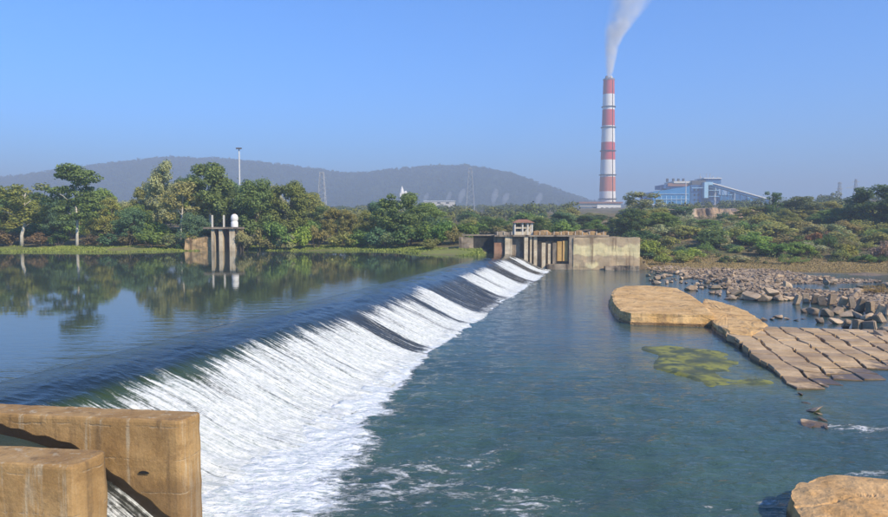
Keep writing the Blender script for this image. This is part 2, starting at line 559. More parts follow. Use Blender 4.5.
fcol = m.mix(m.math('ADD', m.math('MULTIPLY', st2, 0.6), m.math('MULTIPLY', gr, 0.5)), (0.34, 0.40, 0.36), (0.92, 0.92, 0.88))
col = m.mix(mask, body, fcol)
hh = m.math('MULTIPLY', m.math('ADD', m.math('MULTIPLY', st2, 0.5), m.math('ADD', m.math('MULTIPLY', gr, 0.7), m.math('MULTIPLY', st1, 0.6))), 0.7)
smooth_n = m.n('ShaderNodeBump', {'Distance': 0.15, 'Height': hh})
m.set(smooth_n.inputs['Strength'], m.math('MULTIPLY_ADD', thin, 0.40, 0.08))
rp = m.n('ShaderNodeBump', {'Distance': 0.22, 'Height': m.noise(1.0, 4, 0.6, m.mapping(m.pos(), (0.5, 1.3, 1), (0, 0, 0.25)), 0.3), 'Normal': smooth_n})
m.set(rp.inputs['Strength'], m.attr('rip'))
M['cascade'] = m.done(col, m.mix(mask, m.mix(thin, (0.03,) * 3, (0.12,) * 3), (0.8,) * 3), rp.outputs[0])
m.b.inputs['IOR'].default_value = 1.33

# ------------------------------------------------------------------ ground
SX = [-1200, -420, -300, -200, -125, -100, -70, -50, -40, -20, -10, -4, 4, 9, 13, 40, 44, 60, 85, 110, 160, 220, 300, 1200]
SY = [-900, -60, 90, 146, 153, 152, 153, 161, 158, 158, 152, 141, 134, 136, 150, 150, 139, 137, 131, 126, 116, 60, -200, -900]


def shoreY(x):
    return np.interp(x, SX, SY) + (fbm(np.asarray(x) * 0.12, 0 * np.asarray(x), 3, 5) - 0.5) * 4.0


def ground_z(x, y):
    x = np.asarray(x, float); y = np.asarray(y, float)
    d = y - shoreY(x)
    left = np.interp(d, [-400, -30, -6, -1, 0, 4, 12, 30, 60, 120, 300, 800, 1200], [0.5, 0.8, 2.0, 3.1, 3.32, 3.7, 4.2, 5.2, 6.5, 8.5, 13, 27, 28])
    right = np.interp(d, [-400, -40, -12, -3, 0, 8, 16, 25, 50, 90, 150, 300, 800, 1200], [-1.5, -1.0, -0.4, -0.1, 0.1, 0.5, 0.8, 1.5, 4.0, 7.8, 11.5, 15, 27.5, 28])
    k = sstep(41.5, 43.0, x)
    # the downstream bed lies on the right of the weir
    a = x * NX + y * NY
    bed = sstep(18.0, 20.0, a)
    lowbed = np.where(d < 0, bed * left + (1 - bed) * np.minimum(right, -0.6), left)
    z = lowbed * (1 - k) + right * k
    # river bed in front of the sluice wall
    cut = sstep(8.0, 9.0, x) * (1 - sstep(40.0, 41.0, x)) * (1 - sstep(145.6, 146.6, y))
    z = z * (1 - cut) + cut * np.minimum(z, np.where(a > 19, 1.0, -1.2))
    # behind the sluice wall the fill is level with the deck
    fill = sstep(11, 12, x) * (1 - sstep(40.5, 41.5, x)) * sstep(146.0, 147.2, y) * (1 - sstep(14, 30, d))
    z = z * (1 - fill) + 6.6 * fill
    # rubble flats inside the river on the right
    fl = sstep(33, 45, x) * sstep(80, 92, y + 0.16 * x) * (1 - sstep(-2, 4, d))
    rub = (1 - sstep(62, 72, x)) * sstep(88, 96, y)
    rub2 = sstep(40, 46, x) * sstep(64, 70, y) * (1 - sstep(84, 90, y))
    fl = np.maximum(fl, rub2)
    flat = -0.22 + 0.40 * rub + 0.35 * rub2 + (fbm(x * 0.11, y * 0.09, 4, 11) - 0.40) * 2.0
    pool = np.exp(-(((x - 38) / 6.0) ** 2 + ((y - 78) / 6.0) ** 2)) + np.exp(-(((x - 68) / 16.0) ** 2 + ((y - 106) / 6.0) ** 2))
    z = np.maximum(z, fl * (flat - pool * 1.2) + (1 - fl) * -5)
    n = (fbm(x * 0.05, y * 0.05, 4, 3) - 0.5) * np.interp(d, [0, 15, 60, 300], [0.0, 0.5, 2.0, 5.0])
    n = n * (1 - fill)
    return z + np.where(d > 0, n, 0)


def gz(x, y):
    return float(ground_z(np.array([x]), np.array([y]))[0])


def spaced(segments):
    out = []
    for a, b, st in segments:
        out.append(np.arange(a, b, st))
    return np.concatenate(out + [np.array([segments[-1][1]])])


gx = spaced([(-6000, -1500, 300), (-1500, -400, 60), (-400, -150, 10), (-150, 150, 1.6), (150, 400, 10), (400, 1500, 60), (1500, 6000, 300)])
gy = spaced([(-600, -60, 60), (-60, 60, 8), (60, 240, 1.4), (240, 420, 6), (420, 1500, 40), (1500, 6000, 300)])
GX, GY = np.meshgrid(gx, gy)
GZ = ground_z(GX, GY)
gv = np.stack([GX, GY, GZ], -1).reshape(-1, 3)
gm = mesh(gv, grid_faces(len(gy), len(gx)), 'ground', True)
dd = GY - shoreY(GX)
green = sstep(-1, 1, dd) * (1 - sstep(7, 15, dd)) * (GX < 12) * (0.35 + 0.65 * sstep(0.35, 0.6, fbm(GX * 0.06, GY * 0.06, 3, 23)))
dry = sstep(-1, 2, dd) * (1 - sstep(16, 34, dd)) * (GX > 40) * (0.55 + 0.45 * fbm(GX * 0.1, GY * 0.1, 3, 29))
bed = (1 - sstep(-3, 1, dd)) * 1.0
attr(gm, 'green', green); attr(gm, 'dry', dry); attr(gm, 'bed', bed)
tag(obj('ground', gm, M['ground']), kind='structure')

# hills
RP = [(-900, 196), (-500, 186), (-200, 186), (0, 182), (45, 178), (90, 171), (140, 164), (185, 160), (230, 163), (285, 168), (315, 172), (345, 176.5), (370, 176), (400, 172), (435, 168), (480, 170), (505, 176), (530, 185), (555, 194), (580, 203), (620, 212), (700, 216), (1100, 216), (1800, 216)]
hx = np.linspace(-3400, 3400, 341)
hy = np.concatenate([np.linspace(1700, 2750, 36), np.linspace(2790, 3700, 20)])
HX, HY = np.meshgrid(hx, hy)
rz_px = np.array([p_[0] for p_ in RP], float)
rz_z = np.array([at_y(p_[0], p_[1], 2750).z for p_ in RP])
rz_x = np.array([at_y(p_[0], p_[1], 2750).x for p_ in RP])
ridge = np.interp(hx, rz_x, rz_z)
prof = np.where(HY < 2750, sstep(0, 1, (HY - 1700) / 1050.0) ** 0.9, 1 - sstep(0, 1, (HY - 2750) / 950.0))


def hill_z(x, y):
    r = np.interp(x, rz_x, rz_z)
    pr = np.where(y < 2750, sstep(0, 1, (y - 1700) / 1050.0) ** 0.9, 1 - sstep(0, 1, (y - 2750) / 950.0))
    spur = (fbm(x * 0.004, y * 0.0015, 4, 41) - 0.5) * 60 * pr * (1 - pr) * 4
    return 24 + (r - 24) * pr + spur + (fbm(x * 0.012, y * 0.012, 3, 43) - 0.5) * 14 * pr


HZ = hill_z(HX, HY)
tag(obj('hills', mesh(np.stack([HX, HY, HZ], -1).reshape(-1, 3), grid_faces(len(hy), len(hx)), 'hills', True), M['hill']), kind='structure')

# ------------------------------------------------------------------ water sheets
RES = 3.3
rt = spaced([(-90, 0, 10), (0, 80, 0.6), (80, 180, 1.5)])
ra = spaced([(25, 60, 0.6), (60, 140, 4), (140, 500, 30)])
T, A = np.meshgrid(rt, ra)
rv = np.stack([T * UX + A * NX, T * UY + A * NY, np.full_like(T, RES)], -1)
rm = mesh(rv.reshape(-1, 3), grid_faces(len(ra), len(rt))[:, ::-1], 'reservoir_water', True)
ripple = 0.010 + 0.40 * np.exp(-(A - 25) / 2.8) * (1 - sstep(20, 80, T)) + 0.10 * np.exp(-(A - 25) / 4.0)
attr(rm, 'ripple', ripple)
tag(obj('reservoir_water', rm, M['reservoir']), kind='structure')

T0, T1 = 19.45, 143.0
# face profile: upstream distance a -> height
PA = [25.0, 23.8, 22.8, 21.9, 21.2, 20.4, 19.5, 18.3, 17.0, 16.0, 15.2, 14.2, 13.4]
PZ = [3.30, 3.27, 3.19, 3.04, 2.84, 2.52, 2.10, 1.50, 0.86, 0.44, 0.18, 0.02, -0.12]


def bands(t):
    """how white the falling water is along the weir"""
    xs = [19, 45, 48.6, 49.2, 51.4, 52.4, 59.3, 59.9, 60.4, 61.2, 63.9, 64.4, 65.3, 66, 71.4, 72.6, 88, 90, 95.5, 96.5, 98, 107, 109, 114.6, 116.5, 126, 128, 133, 134.5, 138, 140, 144]
    ys = [1.0, 1.0, 0.95, 0.22, 0.2, 1.0, 0.98, 0.6, 0.6, 0.98, 0.95, 0.2, 0.2, 1.0, 0.98, 0.15, 0.15, 1.0, 0.98, 0.45, 1.0, 1.0, 0.15, 0.15, 1.0, 1.0, 0.2, 0.2, 1.0, 0.95, 0.3, 0.3]
    return np.interp(t, xs, ys)


ct = spaced([(T0, 60, 0.11), (60, 143, 0.25)])
ca = np.interp(np.linspace(0, 1, 96), np.linspace(0, 1, len(PA)), PA)
S = np.concatenate([[0], np.cumsum(np.hypot(np.diff(ca), np.diff(np.interp(-ca, -np.array(PA), PZ))))])
T, A = np.meshgrid(ct, ca)
SS = np.repeat(S[:, None], len(ct), 1)
# smoothed profile
zp = np.interp(-ca, -np.array(PA), PZ)
zp = np.convolve(np.pad(zp, 3, 'edge'), np.ones(7) / 7, 'valid')
CZ = np.repeat(zp[:, None], len(ct), 1)
sf = np.clip((25.0 - A) / (25.0 - 14.6), 0, 1.12)                    # 0 at the lip upstream, 1 at the toe
bnd = bands(T + (fbm(T * 0.9, SS * 0.25, 3, 51) - 0.5) * 1.3)
start = 0.29 + (vnoise(T * 1.1, 0 * T, 60) - 0.5) * 0.06 + (vnoise(T * 0.25, 0 * T, 61) - 0.5) * 0.10
start = start + 0.05 * (1 - sstep(22, 45, T))
onset = sstep(-0.06, 0.24, sf - start)
foam = onset * (0.16 + 0.57 * bnd) + 0.16 * sstep(0.5, 0.95, sf) * bnd
foam = np.maximum(foam, sstep(0.88, 1.0, sf + (fbm(T * 1.5, SS, 3, 55) - 0.5) * 0.10) * (0.42 + 0.5 * bnd))
low = sstep(0.6, 1.0, sf)
bulge = (fbm(T * 1.1, SS * 0.25, 4, 57) - 0.5) * 0.24 * onset + (fbm(T * 3.0, SS * 0.8, 3, 58) - 0.5) * (0.10 + 0.10 * low) * onset * np.clip(foam, 0, 1) + (fbm(T * 1.3, SS * 1.1, 4, 89) - 0.4) * 0.18 * low * bnd
wavy = (fbm(T * 0.35 + SS * 0.3, SS * 0.8, 3, 59) - 0.5) * 0.26 * sstep(0.02, 0.2, sf) * (1 - sstep(0.35, 0.5, sf))
TS = T - 0.119 * (A - 13.3) * np.clip((22.0 - T) / 2.5, 0, 1)
cv = np.stack([TS * UX + A * NX, TS * UY + A * NY, CZ + bulge + wavy], -1)
0 and np.stack([T * UX + A * NX, T * UY + A * NY, CZ + bulge + wavy], -1)
cmesh = mesh(cv.reshape(-1, 3), grid_faces(len(ca), len(ct)), 'cascade_water', True)
attr(cmesh, 'foam', foam)
attr(cmesh, 'lip', sstep(0.03, 0.22, sf))
attr(cmesh, 'rip', (0.11 + 0.40 * (1 - sstep(20, 80, T))) * (1 - 0.6 * sstep(0.3, 0.5, sf)))
attr(cmesh, 'thin', sstep(0.36, 0.5, sf))
attr(cmesh, 'green', sstep(0.30, 0.42, sf) * (1 - sstep(0.46, 0.58, sf)) * (1 - sstep(24, 50, T)) * 0.6)
attr(cmesh, 'flow', np.stack([T + (fbm(T * 0.2, SS * 0.3, 2, 62) - 0.5) * 0.6, SS, 0 * T], -1).reshape(-1, 3), 'FLOAT_VECTOR')
tag(obj('cascade_water', cmesh, M['cascade']), kind='structure')

# weir body below the falling water
wb = MB()
pa = [26.0] + PA + [14.0]
pz = [3.0] + [q - 0.35 for q in PZ] + [-1.5]
poly = list(zip(pa, pz)) + [(26.0, -1.5)]
n = len(poly)
V = [W(T0, a_, z_) for a_, z_ in poly] + [W(T1, a_, z_) for a_, z_ in poly]
wb.add(V, [(i, (i + 1) % n, n + (i + 1) % n, n + i) for i in range(n)] + [tuple(range(n)), tuple(range(n, 2 * n))[::-1]])
tag(wb.build('weir', M['wet']), 'long concrete overflow weir under the white falling water', 'weir')

# water through the sluice bay between the near piers
QA = [25.0, 22.0, 20.0, 18.6, 17.4, 16.5, 15.8, 15.0, 14.2, 13.4, 12.6, 11.5]
QZ = [3.30, 3.26, 3.14, 2.92, 2.58, 2.18, 1.72, 1.12, 0.50, 0.02, -0.12, -0.2]
qt = np.arange(6.0, 18.41, 0.1)
qa = np.linspace(25, 11.5, 110)
T, A = np.meshgrid(qt, qa)
qz = np.interp(-qa, -np.array(QA), QZ)
qz = np.convolve(np.pad(qz, 3, 'edge'), np.ones(7) / 7, 'valid')
SS = np.repeat((25 - qa)[:, None], len(qt), 1)
sf = SS / 13.5
on = sstep(0.58, 0.70, sf + (vnoise(T * 2.2, 0 * T, 70) - 0.5) * 0.1)
QZ2 = qz[:, None] + (fbm(T * 1.6, SS * 0.4, 4, 71) - 0.5) * 0.22 * on
TS = T - 0.119 * (A - 13.3)
qm = mesh(np.stack([TS * UX + A * NX, TS * UY + A * NY, QZ2], -1).reshape(-1, 3), grid_faces(len(qa), len(qt)), 'sluice_water', True)
attr(qm, 'foam', on * 0.52 + 0.25 * sstep(0.8, 0.95, sf))
attr(qm, 'lip', 0 * T)
attr(qm, 'rip', 0.2 + 0 * T)
attr(qm, 'thin', sstep(0.45, 0.6, sf))
attr(qm, 'green', 0 * T)
attr(qm, 'flow', np.stack([T, SS, 0 * T], -1).reshape(-1, 3), 'FLOAT_VECTOR')
tag(obj('sluice_water', qm, M['cascade']), kind='structure')

# river below the weir
rt = spaced([(-80, 0, 8), (0, 70, 0.25), (70, 150, 1.0)])
ra = spaced([(-260, -60, 20), (-60, -14, 1.5), (-14, 17, 0.22)])
T, A = np.meshgrid(rt, ra)
X = T * UX + A * NX
Y = T * UY + A * NY
b = bands(T)
reach = np.interp(T, [0, 18, 24, 30, 38, 46, 55, 70, 100, 145], [5.6, 5.6, 5.2, 3.8, 2.0, 1.0, 0.8, 0.8, 0.9, 0.9]) * (0.40 + 0.75 * b)
fing = reach * (0.30 + 1.35 * fbm(T * 0.75, A * 0.05, 4, 81))
dist = 14.4 - A
foam = 0.98 * (1 - sstep(0.15, 1.35, dist / np.maximum(fing, 0.05)))
foam = np.where(dist < 0, 1.0 * (0.4 + 0.6 * b), foam)
near = (1 - sstep(22, 46, T)) * (1 - sstep(8, 30, dist))
turb = np.clip(0.10 + 0.9 * (1 - sstep(24, 62, T)) * (1 - 0.55 * sstep(12, 45, dist)) + 0.35 * np.exp(-np.maximum(dist, 0) / 4.0), 0, 1)
foam = np.maximum(foam, near * (0.27 + 0.42 * fbm(T * 0.7, A * 0.35, 4, 83)))
foam = np.maximum(foam, (1 - sstep(26, 46, T)) * (0.17 + 0.34 * fbm(T * 1.1, A * 0.4, 4, 85)) * (1 - 0.4 * sstep(25, 45, dist)))


def patch(px, py, rx, ry, s, seed):
    global foam
    c = at_z(px, py, 0)
    e = np.exp(-(((X - c.x) / rx) ** 2 + ((Y - c.y) / ry) ** 2))
    foam = np.maximum(foam, e * s * (0.6 + 0.8 * fbm(X * 0.9, Y * 1.6, 3, seed)))


patch(858, 428, 3.2, 0.9, 0.66, 90)
patch(838, 425, 1.6, 0.6, 0.6, 91)
patch(868, 474, 2.0, 0.5, 0.62, 92)
patch(765, 503, 1.3, 0.5, 0.6, 93)
patch(800, 282, 5, 1.6, 0.3, 94)
patch(648, 360, 0.6, 2.0, 0.5, 96)
patch(500, 290, 8, 3, 0.2, 97)
Zw = (fbm(X * 0.7, Y * 1.1, 4, 87) - 0.5) * 0.34 * turb * (1 - sstep(20, 50, dist)) + (fbm(X * 1.6, Y * 2.0, 3, 88) - 0.5) * 0.30 * np.clip(foam - 0.3, 0, 1)
Zw = Zw + np.exp(-((dist + 0.2) / (0.5 + 0.10 * reach)) ** 2) * (fbm(T * 1.3, A * 1.1, 4, 89) - 0.28) * 0.22 * (0.3 + b) * (0.4 + 0.6 * np.clip(reach / 3, 0, 1))
Zw = np.where(dist < -0.6, Zw - 0.35, Zw)
wm = mesh(np.stack([X, Y, Zw], -1).reshape(-1, 3), grid_faces(len(ra), len(rt))[:, ::-1], 'river_water', True)
attr(wm, 'foam', foam); attr(wm, 'turb', turb)
shoal = np.zeros_like(X)
for px_, py_, rx_, ry_, s_ in ((690, 358, 5.0, 6.5, 1.3), (735, 375, 4.8, 5.0, 1.3), (665, 350, 3.4, 4.5, 1.1), (768, 382, 3.0, 3.0, 0.7), (812, 405, 1.4, 3.5, 0.7), (665, 330, 5.0, 3.0, 0.4)):
    c = at_z(px_, py_, 0)
    shoal = np.maximum(shoal, s_ * np.exp(-(((X - c.x) / rx_) ** 2 + ((Y - c.y) / ry_) ** 2)))
attr(wm, 'shoal', shoal)
tag(obj('river_water', wm, M['river']), kind='structure')

# ------------------------------------------------------------------ near piers
SH = 0.119


def shear(t, a):
    return t - SH * (a - 13.3)


def near_pier(t0, t1, atip, aend, ztop, label, seed):
    r = (t1 - t0) / 2
    tc = (t0 + t1) / 2
    out = [(t0, aend), (t1, aend)]
    # upstream straight, downstream nose is a blunt rounded end
    nose = []
    for k in range(0, 13):
        th = math.pi * k / 12
        c_ = math.cos(th); s_ = math.sin(th)
        nose.append((tc + r * math.copysign(abs(c_) ** 0.55, c_), atip + 0.45 - 0.45 * abs(s_) ** 0.55))
    # dense outline for worn edges
    ring = []
    full = [(t1, aend)] + nose + [(t0, aend)]
    for i in range(len(full)):
        p0, p1 = full[i], full[(i + 1) % len(full)]
        L = math.hypot(p1[0] - p0[0], p1[1] - p0[1])
        k = max(1, int(L / 0.18))
        for j in range(k):
            ring.append((p0[0] + (p1[0] - p0[0]) * j / k, p0[1] + (p1[1] - p0[1]) * j / k))
    n = len(ring)
    zs = list(np.arange(-1.6, ztop - 0.15, 0.16)) + [ztop - 0.10, ztop - 0.03, ztop]
    V = []
    for zi, z in enumerate(zs):
        inset = 0.0 if zi < len(zs) - 2 else (0.02 if zi == len(zs) - 2 else 0.07)
        for (t, a) in ring:
            p = W(shear(t, a), a, z)
            c = W(shear(tc, max(a, atip + 0.5)), max(a, atip + 0.5), z)
            dv = (c - p)
            dl = dv.length or 1
            wob = (mnoise.noise(Vector((p.x * 0.9 + seed, p.y * 0.9, z * 1.4))) * 0.035 + mnoise.noise(Vector((p.x * 4 + seed, p.y * 4, z * 5))) * 0.012)
            p = p + dv * ((inset + wob) / dl)
            if zi >= len(zs) - 2:
                p.z += mnoise.noise(Vector((p.x * 2 + seed, p.y * 2, 0))) * 0.03
            V.append(p)
    fs = []
    for zi in range(len(zs) - 1):
        for k in range(n):
            fs.append((zi * n + k, zi * n + (k + 1) % n, (zi + 1) * n + (k + 1) % n, (zi + 1) * n + k))
    top = (len(zs) - 1) * n
    ci = len(V)
    # cap as a strip between the two long sides
    fs.append(tuple(range(top, top + n)))
    mb = MB().add(V, fs)
    o = mb.build('concrete_pier', M['pier'], smooth=False)
    return o


PT = 3.74
pier_a = near_pier(18.35, 19.5, 13.25, 33.0, PT, '', 0.0)
tag(pier_a, 'tan concrete pier with blunt end standing against the white cascade', 'pier', 'concrete piers at the near end of the weir')
pier_b = near_pier(14.15, 15.45, 13.4, 33.0, PT + 0.02, '', 9.0)
tag(pier_b, 'tan concrete pier in the bottom left corner, nearest of the two', 'pier', 'concrete piers at the near end of the weir')
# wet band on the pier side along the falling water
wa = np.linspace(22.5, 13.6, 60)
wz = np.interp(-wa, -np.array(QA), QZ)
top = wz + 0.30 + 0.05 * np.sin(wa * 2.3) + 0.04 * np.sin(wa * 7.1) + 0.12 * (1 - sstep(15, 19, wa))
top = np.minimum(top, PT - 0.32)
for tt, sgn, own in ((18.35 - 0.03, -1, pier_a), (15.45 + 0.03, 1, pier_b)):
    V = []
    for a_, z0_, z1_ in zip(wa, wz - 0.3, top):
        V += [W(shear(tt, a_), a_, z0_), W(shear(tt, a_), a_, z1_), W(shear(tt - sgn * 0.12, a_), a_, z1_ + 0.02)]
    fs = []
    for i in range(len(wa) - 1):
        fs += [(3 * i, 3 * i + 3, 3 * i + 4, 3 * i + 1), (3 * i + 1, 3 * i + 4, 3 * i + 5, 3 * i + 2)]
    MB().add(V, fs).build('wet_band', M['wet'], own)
# a broken pocket in the side of the far pier
c = W(18.345, 14.55, 2.0)
pk = MB()
pts = []
for k in range(10):
    th = 2 * math.pi * k / 10
    pts.append((math.cos(th) * 0.19, max(math.sin(th), -0.15) * 0.085))
P0 = [W(shear(18.345 - 0.045, 14.55 + q[0]), 14.55 + q[0], 2.02 + q[1]) for q in pts]
pk.add(P0, [tuple(range(10))])
pk.build('broken_pocket', M['dark_open'], pier_a)

# ------------------------------------------------------------------ sluice wall at the far end of the weir
def X_at(px, Y):
    return (px - 444.0) / F * Y


root = thing('sluice_structure', 'weathered concrete sluice wall with pale piers at the far end of the weir', 'sluice', (26, 144, 0))
WY = 145.2


def part(name, mb, mat, parent=root, bevel=0.0, smooth=False):
    o = mb.build(name, mat, None, smooth, bevel)
    o.parent = parent
    o.matrix_parent_inverse = Matrix.Translation(parent.location).inverted() if parent.rotation_euler.z == 0 else parent.matrix_world.inverted()
    return o


def rough_wall(x0, x1, y, z0, z1, depth, seed, amp=0.12, step=0.4, ragged=0.0, skew=0.0):
    nx = max(2, int((x1 - x0) / step)); nz = max(2, int((z1 - z0) / step))
    xs = np.linspace(x0, x1, nx); zs = np.linspace(z0, z1, nz)
    XX, ZZ = np.meshgrid(xs, zs)
    YY = y + skew * (XX - x0) - (fbm(XX * 0.8, ZZ * 0.8, 4, seed) - 0.5) * amp * 2
    if ragged:
        top = (fbm(XX * 0.7, 0 * XX, 4, seed + 3) - 0.5) * ragged
        ZZ = z0 + (ZZ - z0) * (1 + top / (z1 - z0))
    V = np.stack([XX, YY, ZZ], -1).reshape(-1, 3)
    VB = np.stack([XX, YY * 0 + y + skew * (XX - x0) + depth, ZZ], -1).reshape(-1, 3)
    n = len(V)
    fs = grid_faces(nz, nx).tolist()
    fs2 = [tuple(i + n for i in f[::-1]) for f in fs]
    loop = list(range(nx)) + [nx * (j + 1) - 1 for j in range(1, nz)] + list(range(nx * nz - 2, nx * (nz - 1) - 1, -1)) + [nx * j for j in range(nz - 2, 0, -1)]
    side = [(loop[k], loop[(k + 1) % len(loop)], loop[(k + 1) % len(loop)] + n, loop[k] + n) for k in range(len(loop))]
    mb = MB(); mb.v = [tuple(p) for p in np.concatenate([V, VB])]; mb.f = [tuple(f) for f in fs] + fs2 + [s_[::-1] for s_ in side]
    return mb


part('back_wall', rough_wall(X_at(494, WY), X_at(575, WY), WY, -1.0, 6.9, 2.5, 101), M['wall_grey'])
part('brick_footing', rough_wall(X_at(494, WY), X_at(503, WY), WY - 0.7, 1.5, 5.6, 0.65, 102), M['brick_red'])
for x0, x1, out, zt, mt in ((504.5, 511.5, 1.3, 6.9, 'wall_pale'), (523.5, 527.2, 1.5, 6.9, 'wall_pale'), (529.5, 531.2, 1.1, 6.9, 'wall_pale'), (533.2, 536.5, 1.1, 6.9, 'wall_pale'), (541, 544.8, 1.3, 5.6, 'wall_pale'), (547.5, 550, 1.0, 5.4, 'wall_pale'), (552, 555.5, 1.2, 5.6, 'wall_grey'), (567.8, 573.5, 1.8, 6.9, 'wall_grey')):
    part('pier', rough_wall(X_at(x0, WY), X_at(x1, WY), WY - out, -1.0, zt, out - 0.05, int(x0)), M[mt], bevel=0.0)
part('sluice_gate', rough_wall(X_at(556.5, WY), X_at(561, WY), WY - 1.0, 1.7, 5.9, 0.9, 120, 0.05), M['gate'])
part('sluice_gate', rough_wall(X_at(562, WY), X_at(567, WY), WY - 1.0, 1.7, 6.0, 0.9, 121, 0.05), M['gate'])
part('gate_sill', rough_wall(X_at(546, WY), X_at(568, WY), WY - 2.2, -1.0, 1.1, 2.1, 122), M['wall_grey'])
part('lintel', rough_wall(X_at(537, WY), X_at(568, WY), WY - 0.75, 5.95, 6.9, 0.7, 123), M['wall_dark'])
part('deck', rough_wall(X_at(494, WY), X_at(607, WY), WY - 1.7, 6.92, 7.25, 4.2, 124, 0.1), M['wall_grey'])
part('parapet', rough_wall(X_at(533, WY), X_at(605, WY), WY - 1.2, 7.26, 8.0, 1.6, 125, 0.5, 0.22, 1.1), M['rubble_deck'])
part('parapet', rough_wall(X_at(495, WY), X_at(512, WY), WY - 1.2, 7.26, 7.9, 1.2, 126, 0.3, 0.3, 0.7), M['wall_grey'])
# railing posts
for k in range(16):
    px = 497 + k * 7
    if 511 < px < 535: continue
    part('railing_post', MB().box((X_at(px, WY), WY - 1.45, 7.65), (0.10, 0.10, 0.75)), M['offwhite'])

rw = thing('retaining_wall', 'long retaining wall stained yellow and brown at the right of the sluice', 'wall', (36, 142, 0))
part('wall', rough_wall(X_at(573.5, 143.2), 40.9, 143.2, -1.0, 6.75, 3.0, 131, 0.18, 0.4, 0.25, -0.10), M['retain'], rw)
part('footing', rough_wall(33.5, 40.5, 141.0, -0.6, 0.9, 1.2, 133, 0.5, 0.3, 0.5, -0.06), M['wall_grey'], rw)
ab = thing('abutment', 'dark abutment wall left of the sluice piers', 'wall', (9, 146, 0))
part('wall', rough_wall(X_at(474, 146), X_at(494, 146), 146.2, 2.0, 7.0, 2.0, 135, 0.2), M['wall_dark'], ab)
part('coping', rough_wall(X_at(462, 146), X_at(494.5, 146), 145.9, 7.02, 7.3, 2.6, 136, 0.1), M['wall_grey'], ab)
bw = thing('ruined_wall', 'small broken tan wall in the scrub left of the dark abutment', 'wall', (5, 146, 0))
part('wall', rough_wall(X_at(459, 146), X_at(473.5, 146), 146.0, 2.5, 6.9, 0.9, 137, 0.3, 0.35, 1.2), M['wall_grey'], bw)

# gate hut on the deck
hx0, hx1, hy0, hy1 = X_at(514, 145), X_at(532.5, 145), 144.4, 147.6
hut = thing('gate_hut', 'small open hut with white posts and red roof on the sluice wall', 'hut', ((hx0 + hx1) / 2, 146, 7.26))
for x in (hx0 + 0.15, (hx0 + hx1) / 2 - 0.2, (hx0 + hx1) / 2 + 0.9, hx1 - 0.15):
    for y in (hy0 + 0.15, hy1 - 0.15):
        part('post', MB().box((x, y, 8.55), (0.3, 0.3, 2.56)), M['offwhite'], hut)
part('low_wall', MB().box(((hx0 + hx1) / 2, hy0 + 0.12, 7.62), (hx1 - hx0 - 0.4, 0.16, 0.7)), M['wall_pale'], hut)
part('rail', MB().box(((hx0 + hx1) / 2, hy0 + 0.12, 8.75), (hx1 - hx0 - 0.4, 0.12, 0.35)), M['wall_pale'], hut)
part('back_wall', MB().box(((hx0 + hx1) / 2, hy1 - 0.14, 8.5), (hx1 - hx0 - 0.4, 0.2, 2.4)), M['wall_grey'], hut)
part('roof', MB().add([(hx0 - .35, hy0 - .4, 9.85), (hx1 + .35, hy0 - .4, 9.85), (hx1 + .35, hy1 + .4, 9.85), (hx0 - .35, hy1 + .4, 9.85), (hx0 + 1.0, (hy0 + hy1) / 2, 10.55), (hx1 - 1.0, (hy0 + hy1) / 2, 10.55)], [(0, 1, 5, 4), (1, 2, 5), (2, 3, 4, 5), (3, 0, 4), (3, 2, 1, 0)]), M['roof_red'], hut)

# ------------------------------------------------------------------ intake on the left bank
iy = 158.0
ik = thing('water_intake', 'small concrete intake with three slim piers on the left bank', 'intake', (X_at(222, iy), iy, 3.3))
part('bank_wall', rough_wall(X_at(184, iy), X_at(212.5, iy), iy + 0.3, 2.0, 6.6, 1.5, 141, 0.4, 0.35, 1.6), M['slab_side'], ik)
part('back_wall', rough_wall(X_at(211, iy), X_at(240, iy), iy + 2.2, 2.0, 8.4, 0.6, 142), M['brick_red'], ik)
for x0, x1 in ((212.5, 215.5), (220, 223.5), (230.5, 236)):
    part('pier', rough_wall(X_at(x0, iy), X_at(x1, iy), iy - 0.8, 2.0, 8.35, 2.9, int(x0) + 5, 0.06), M['wall_pale'], ik)
part('deck', rough_wall(X_at(205, iy), X_at(241, iy), iy - 1.3, 8.4, 8.8, 4.2, 144, 0.05), M['wall_grey'], ik)
for x in (213, 224.5):
    part('hoist_post', MB().box((X_at(x, iy), iy - 0.2, 10.2), (0.34, 0.34, 2.8)), M['offwhite'], ik)
0 and part('hoist_beam', MB().box((X_at(218.7, iy), iy - 0.2, 11.7), (X_at(224.5, iy) - X_at(213, iy) + 0.34, 0.3, 0.22)), M['offwhite'], ik)
tk = thing('water_tank', 'white rounded tank standing on the intake deck', 'tank', (X_at(234, iy), iy + 0.6, 8.8))
prof = [(0.8, 0), (0.82, 0.1), (0.82, 1.15), (0.68, 1.35), (0.68, 1.45), (0.84, 1.65), (0.84, 2.3), (0.7, 2.7), (0.45, 2.95), (0.3, 3.0)]
mb = MB(); mb.tube([(X_at(234, iy), iy + 0.6, 8.8 + z) for r, z in prof], [r for r, z in prof], 20)
part('shell', mb, M['white'], tk, smooth=True)
mb = MB(); mb.tube([(X_at(234, iy), iy + 0.6, 11.78), (X_at(234, iy), iy + 0.6, 11.95)], [0.36, 0.34], 16)
part('lid', mb, M['wall_grey'], tk)

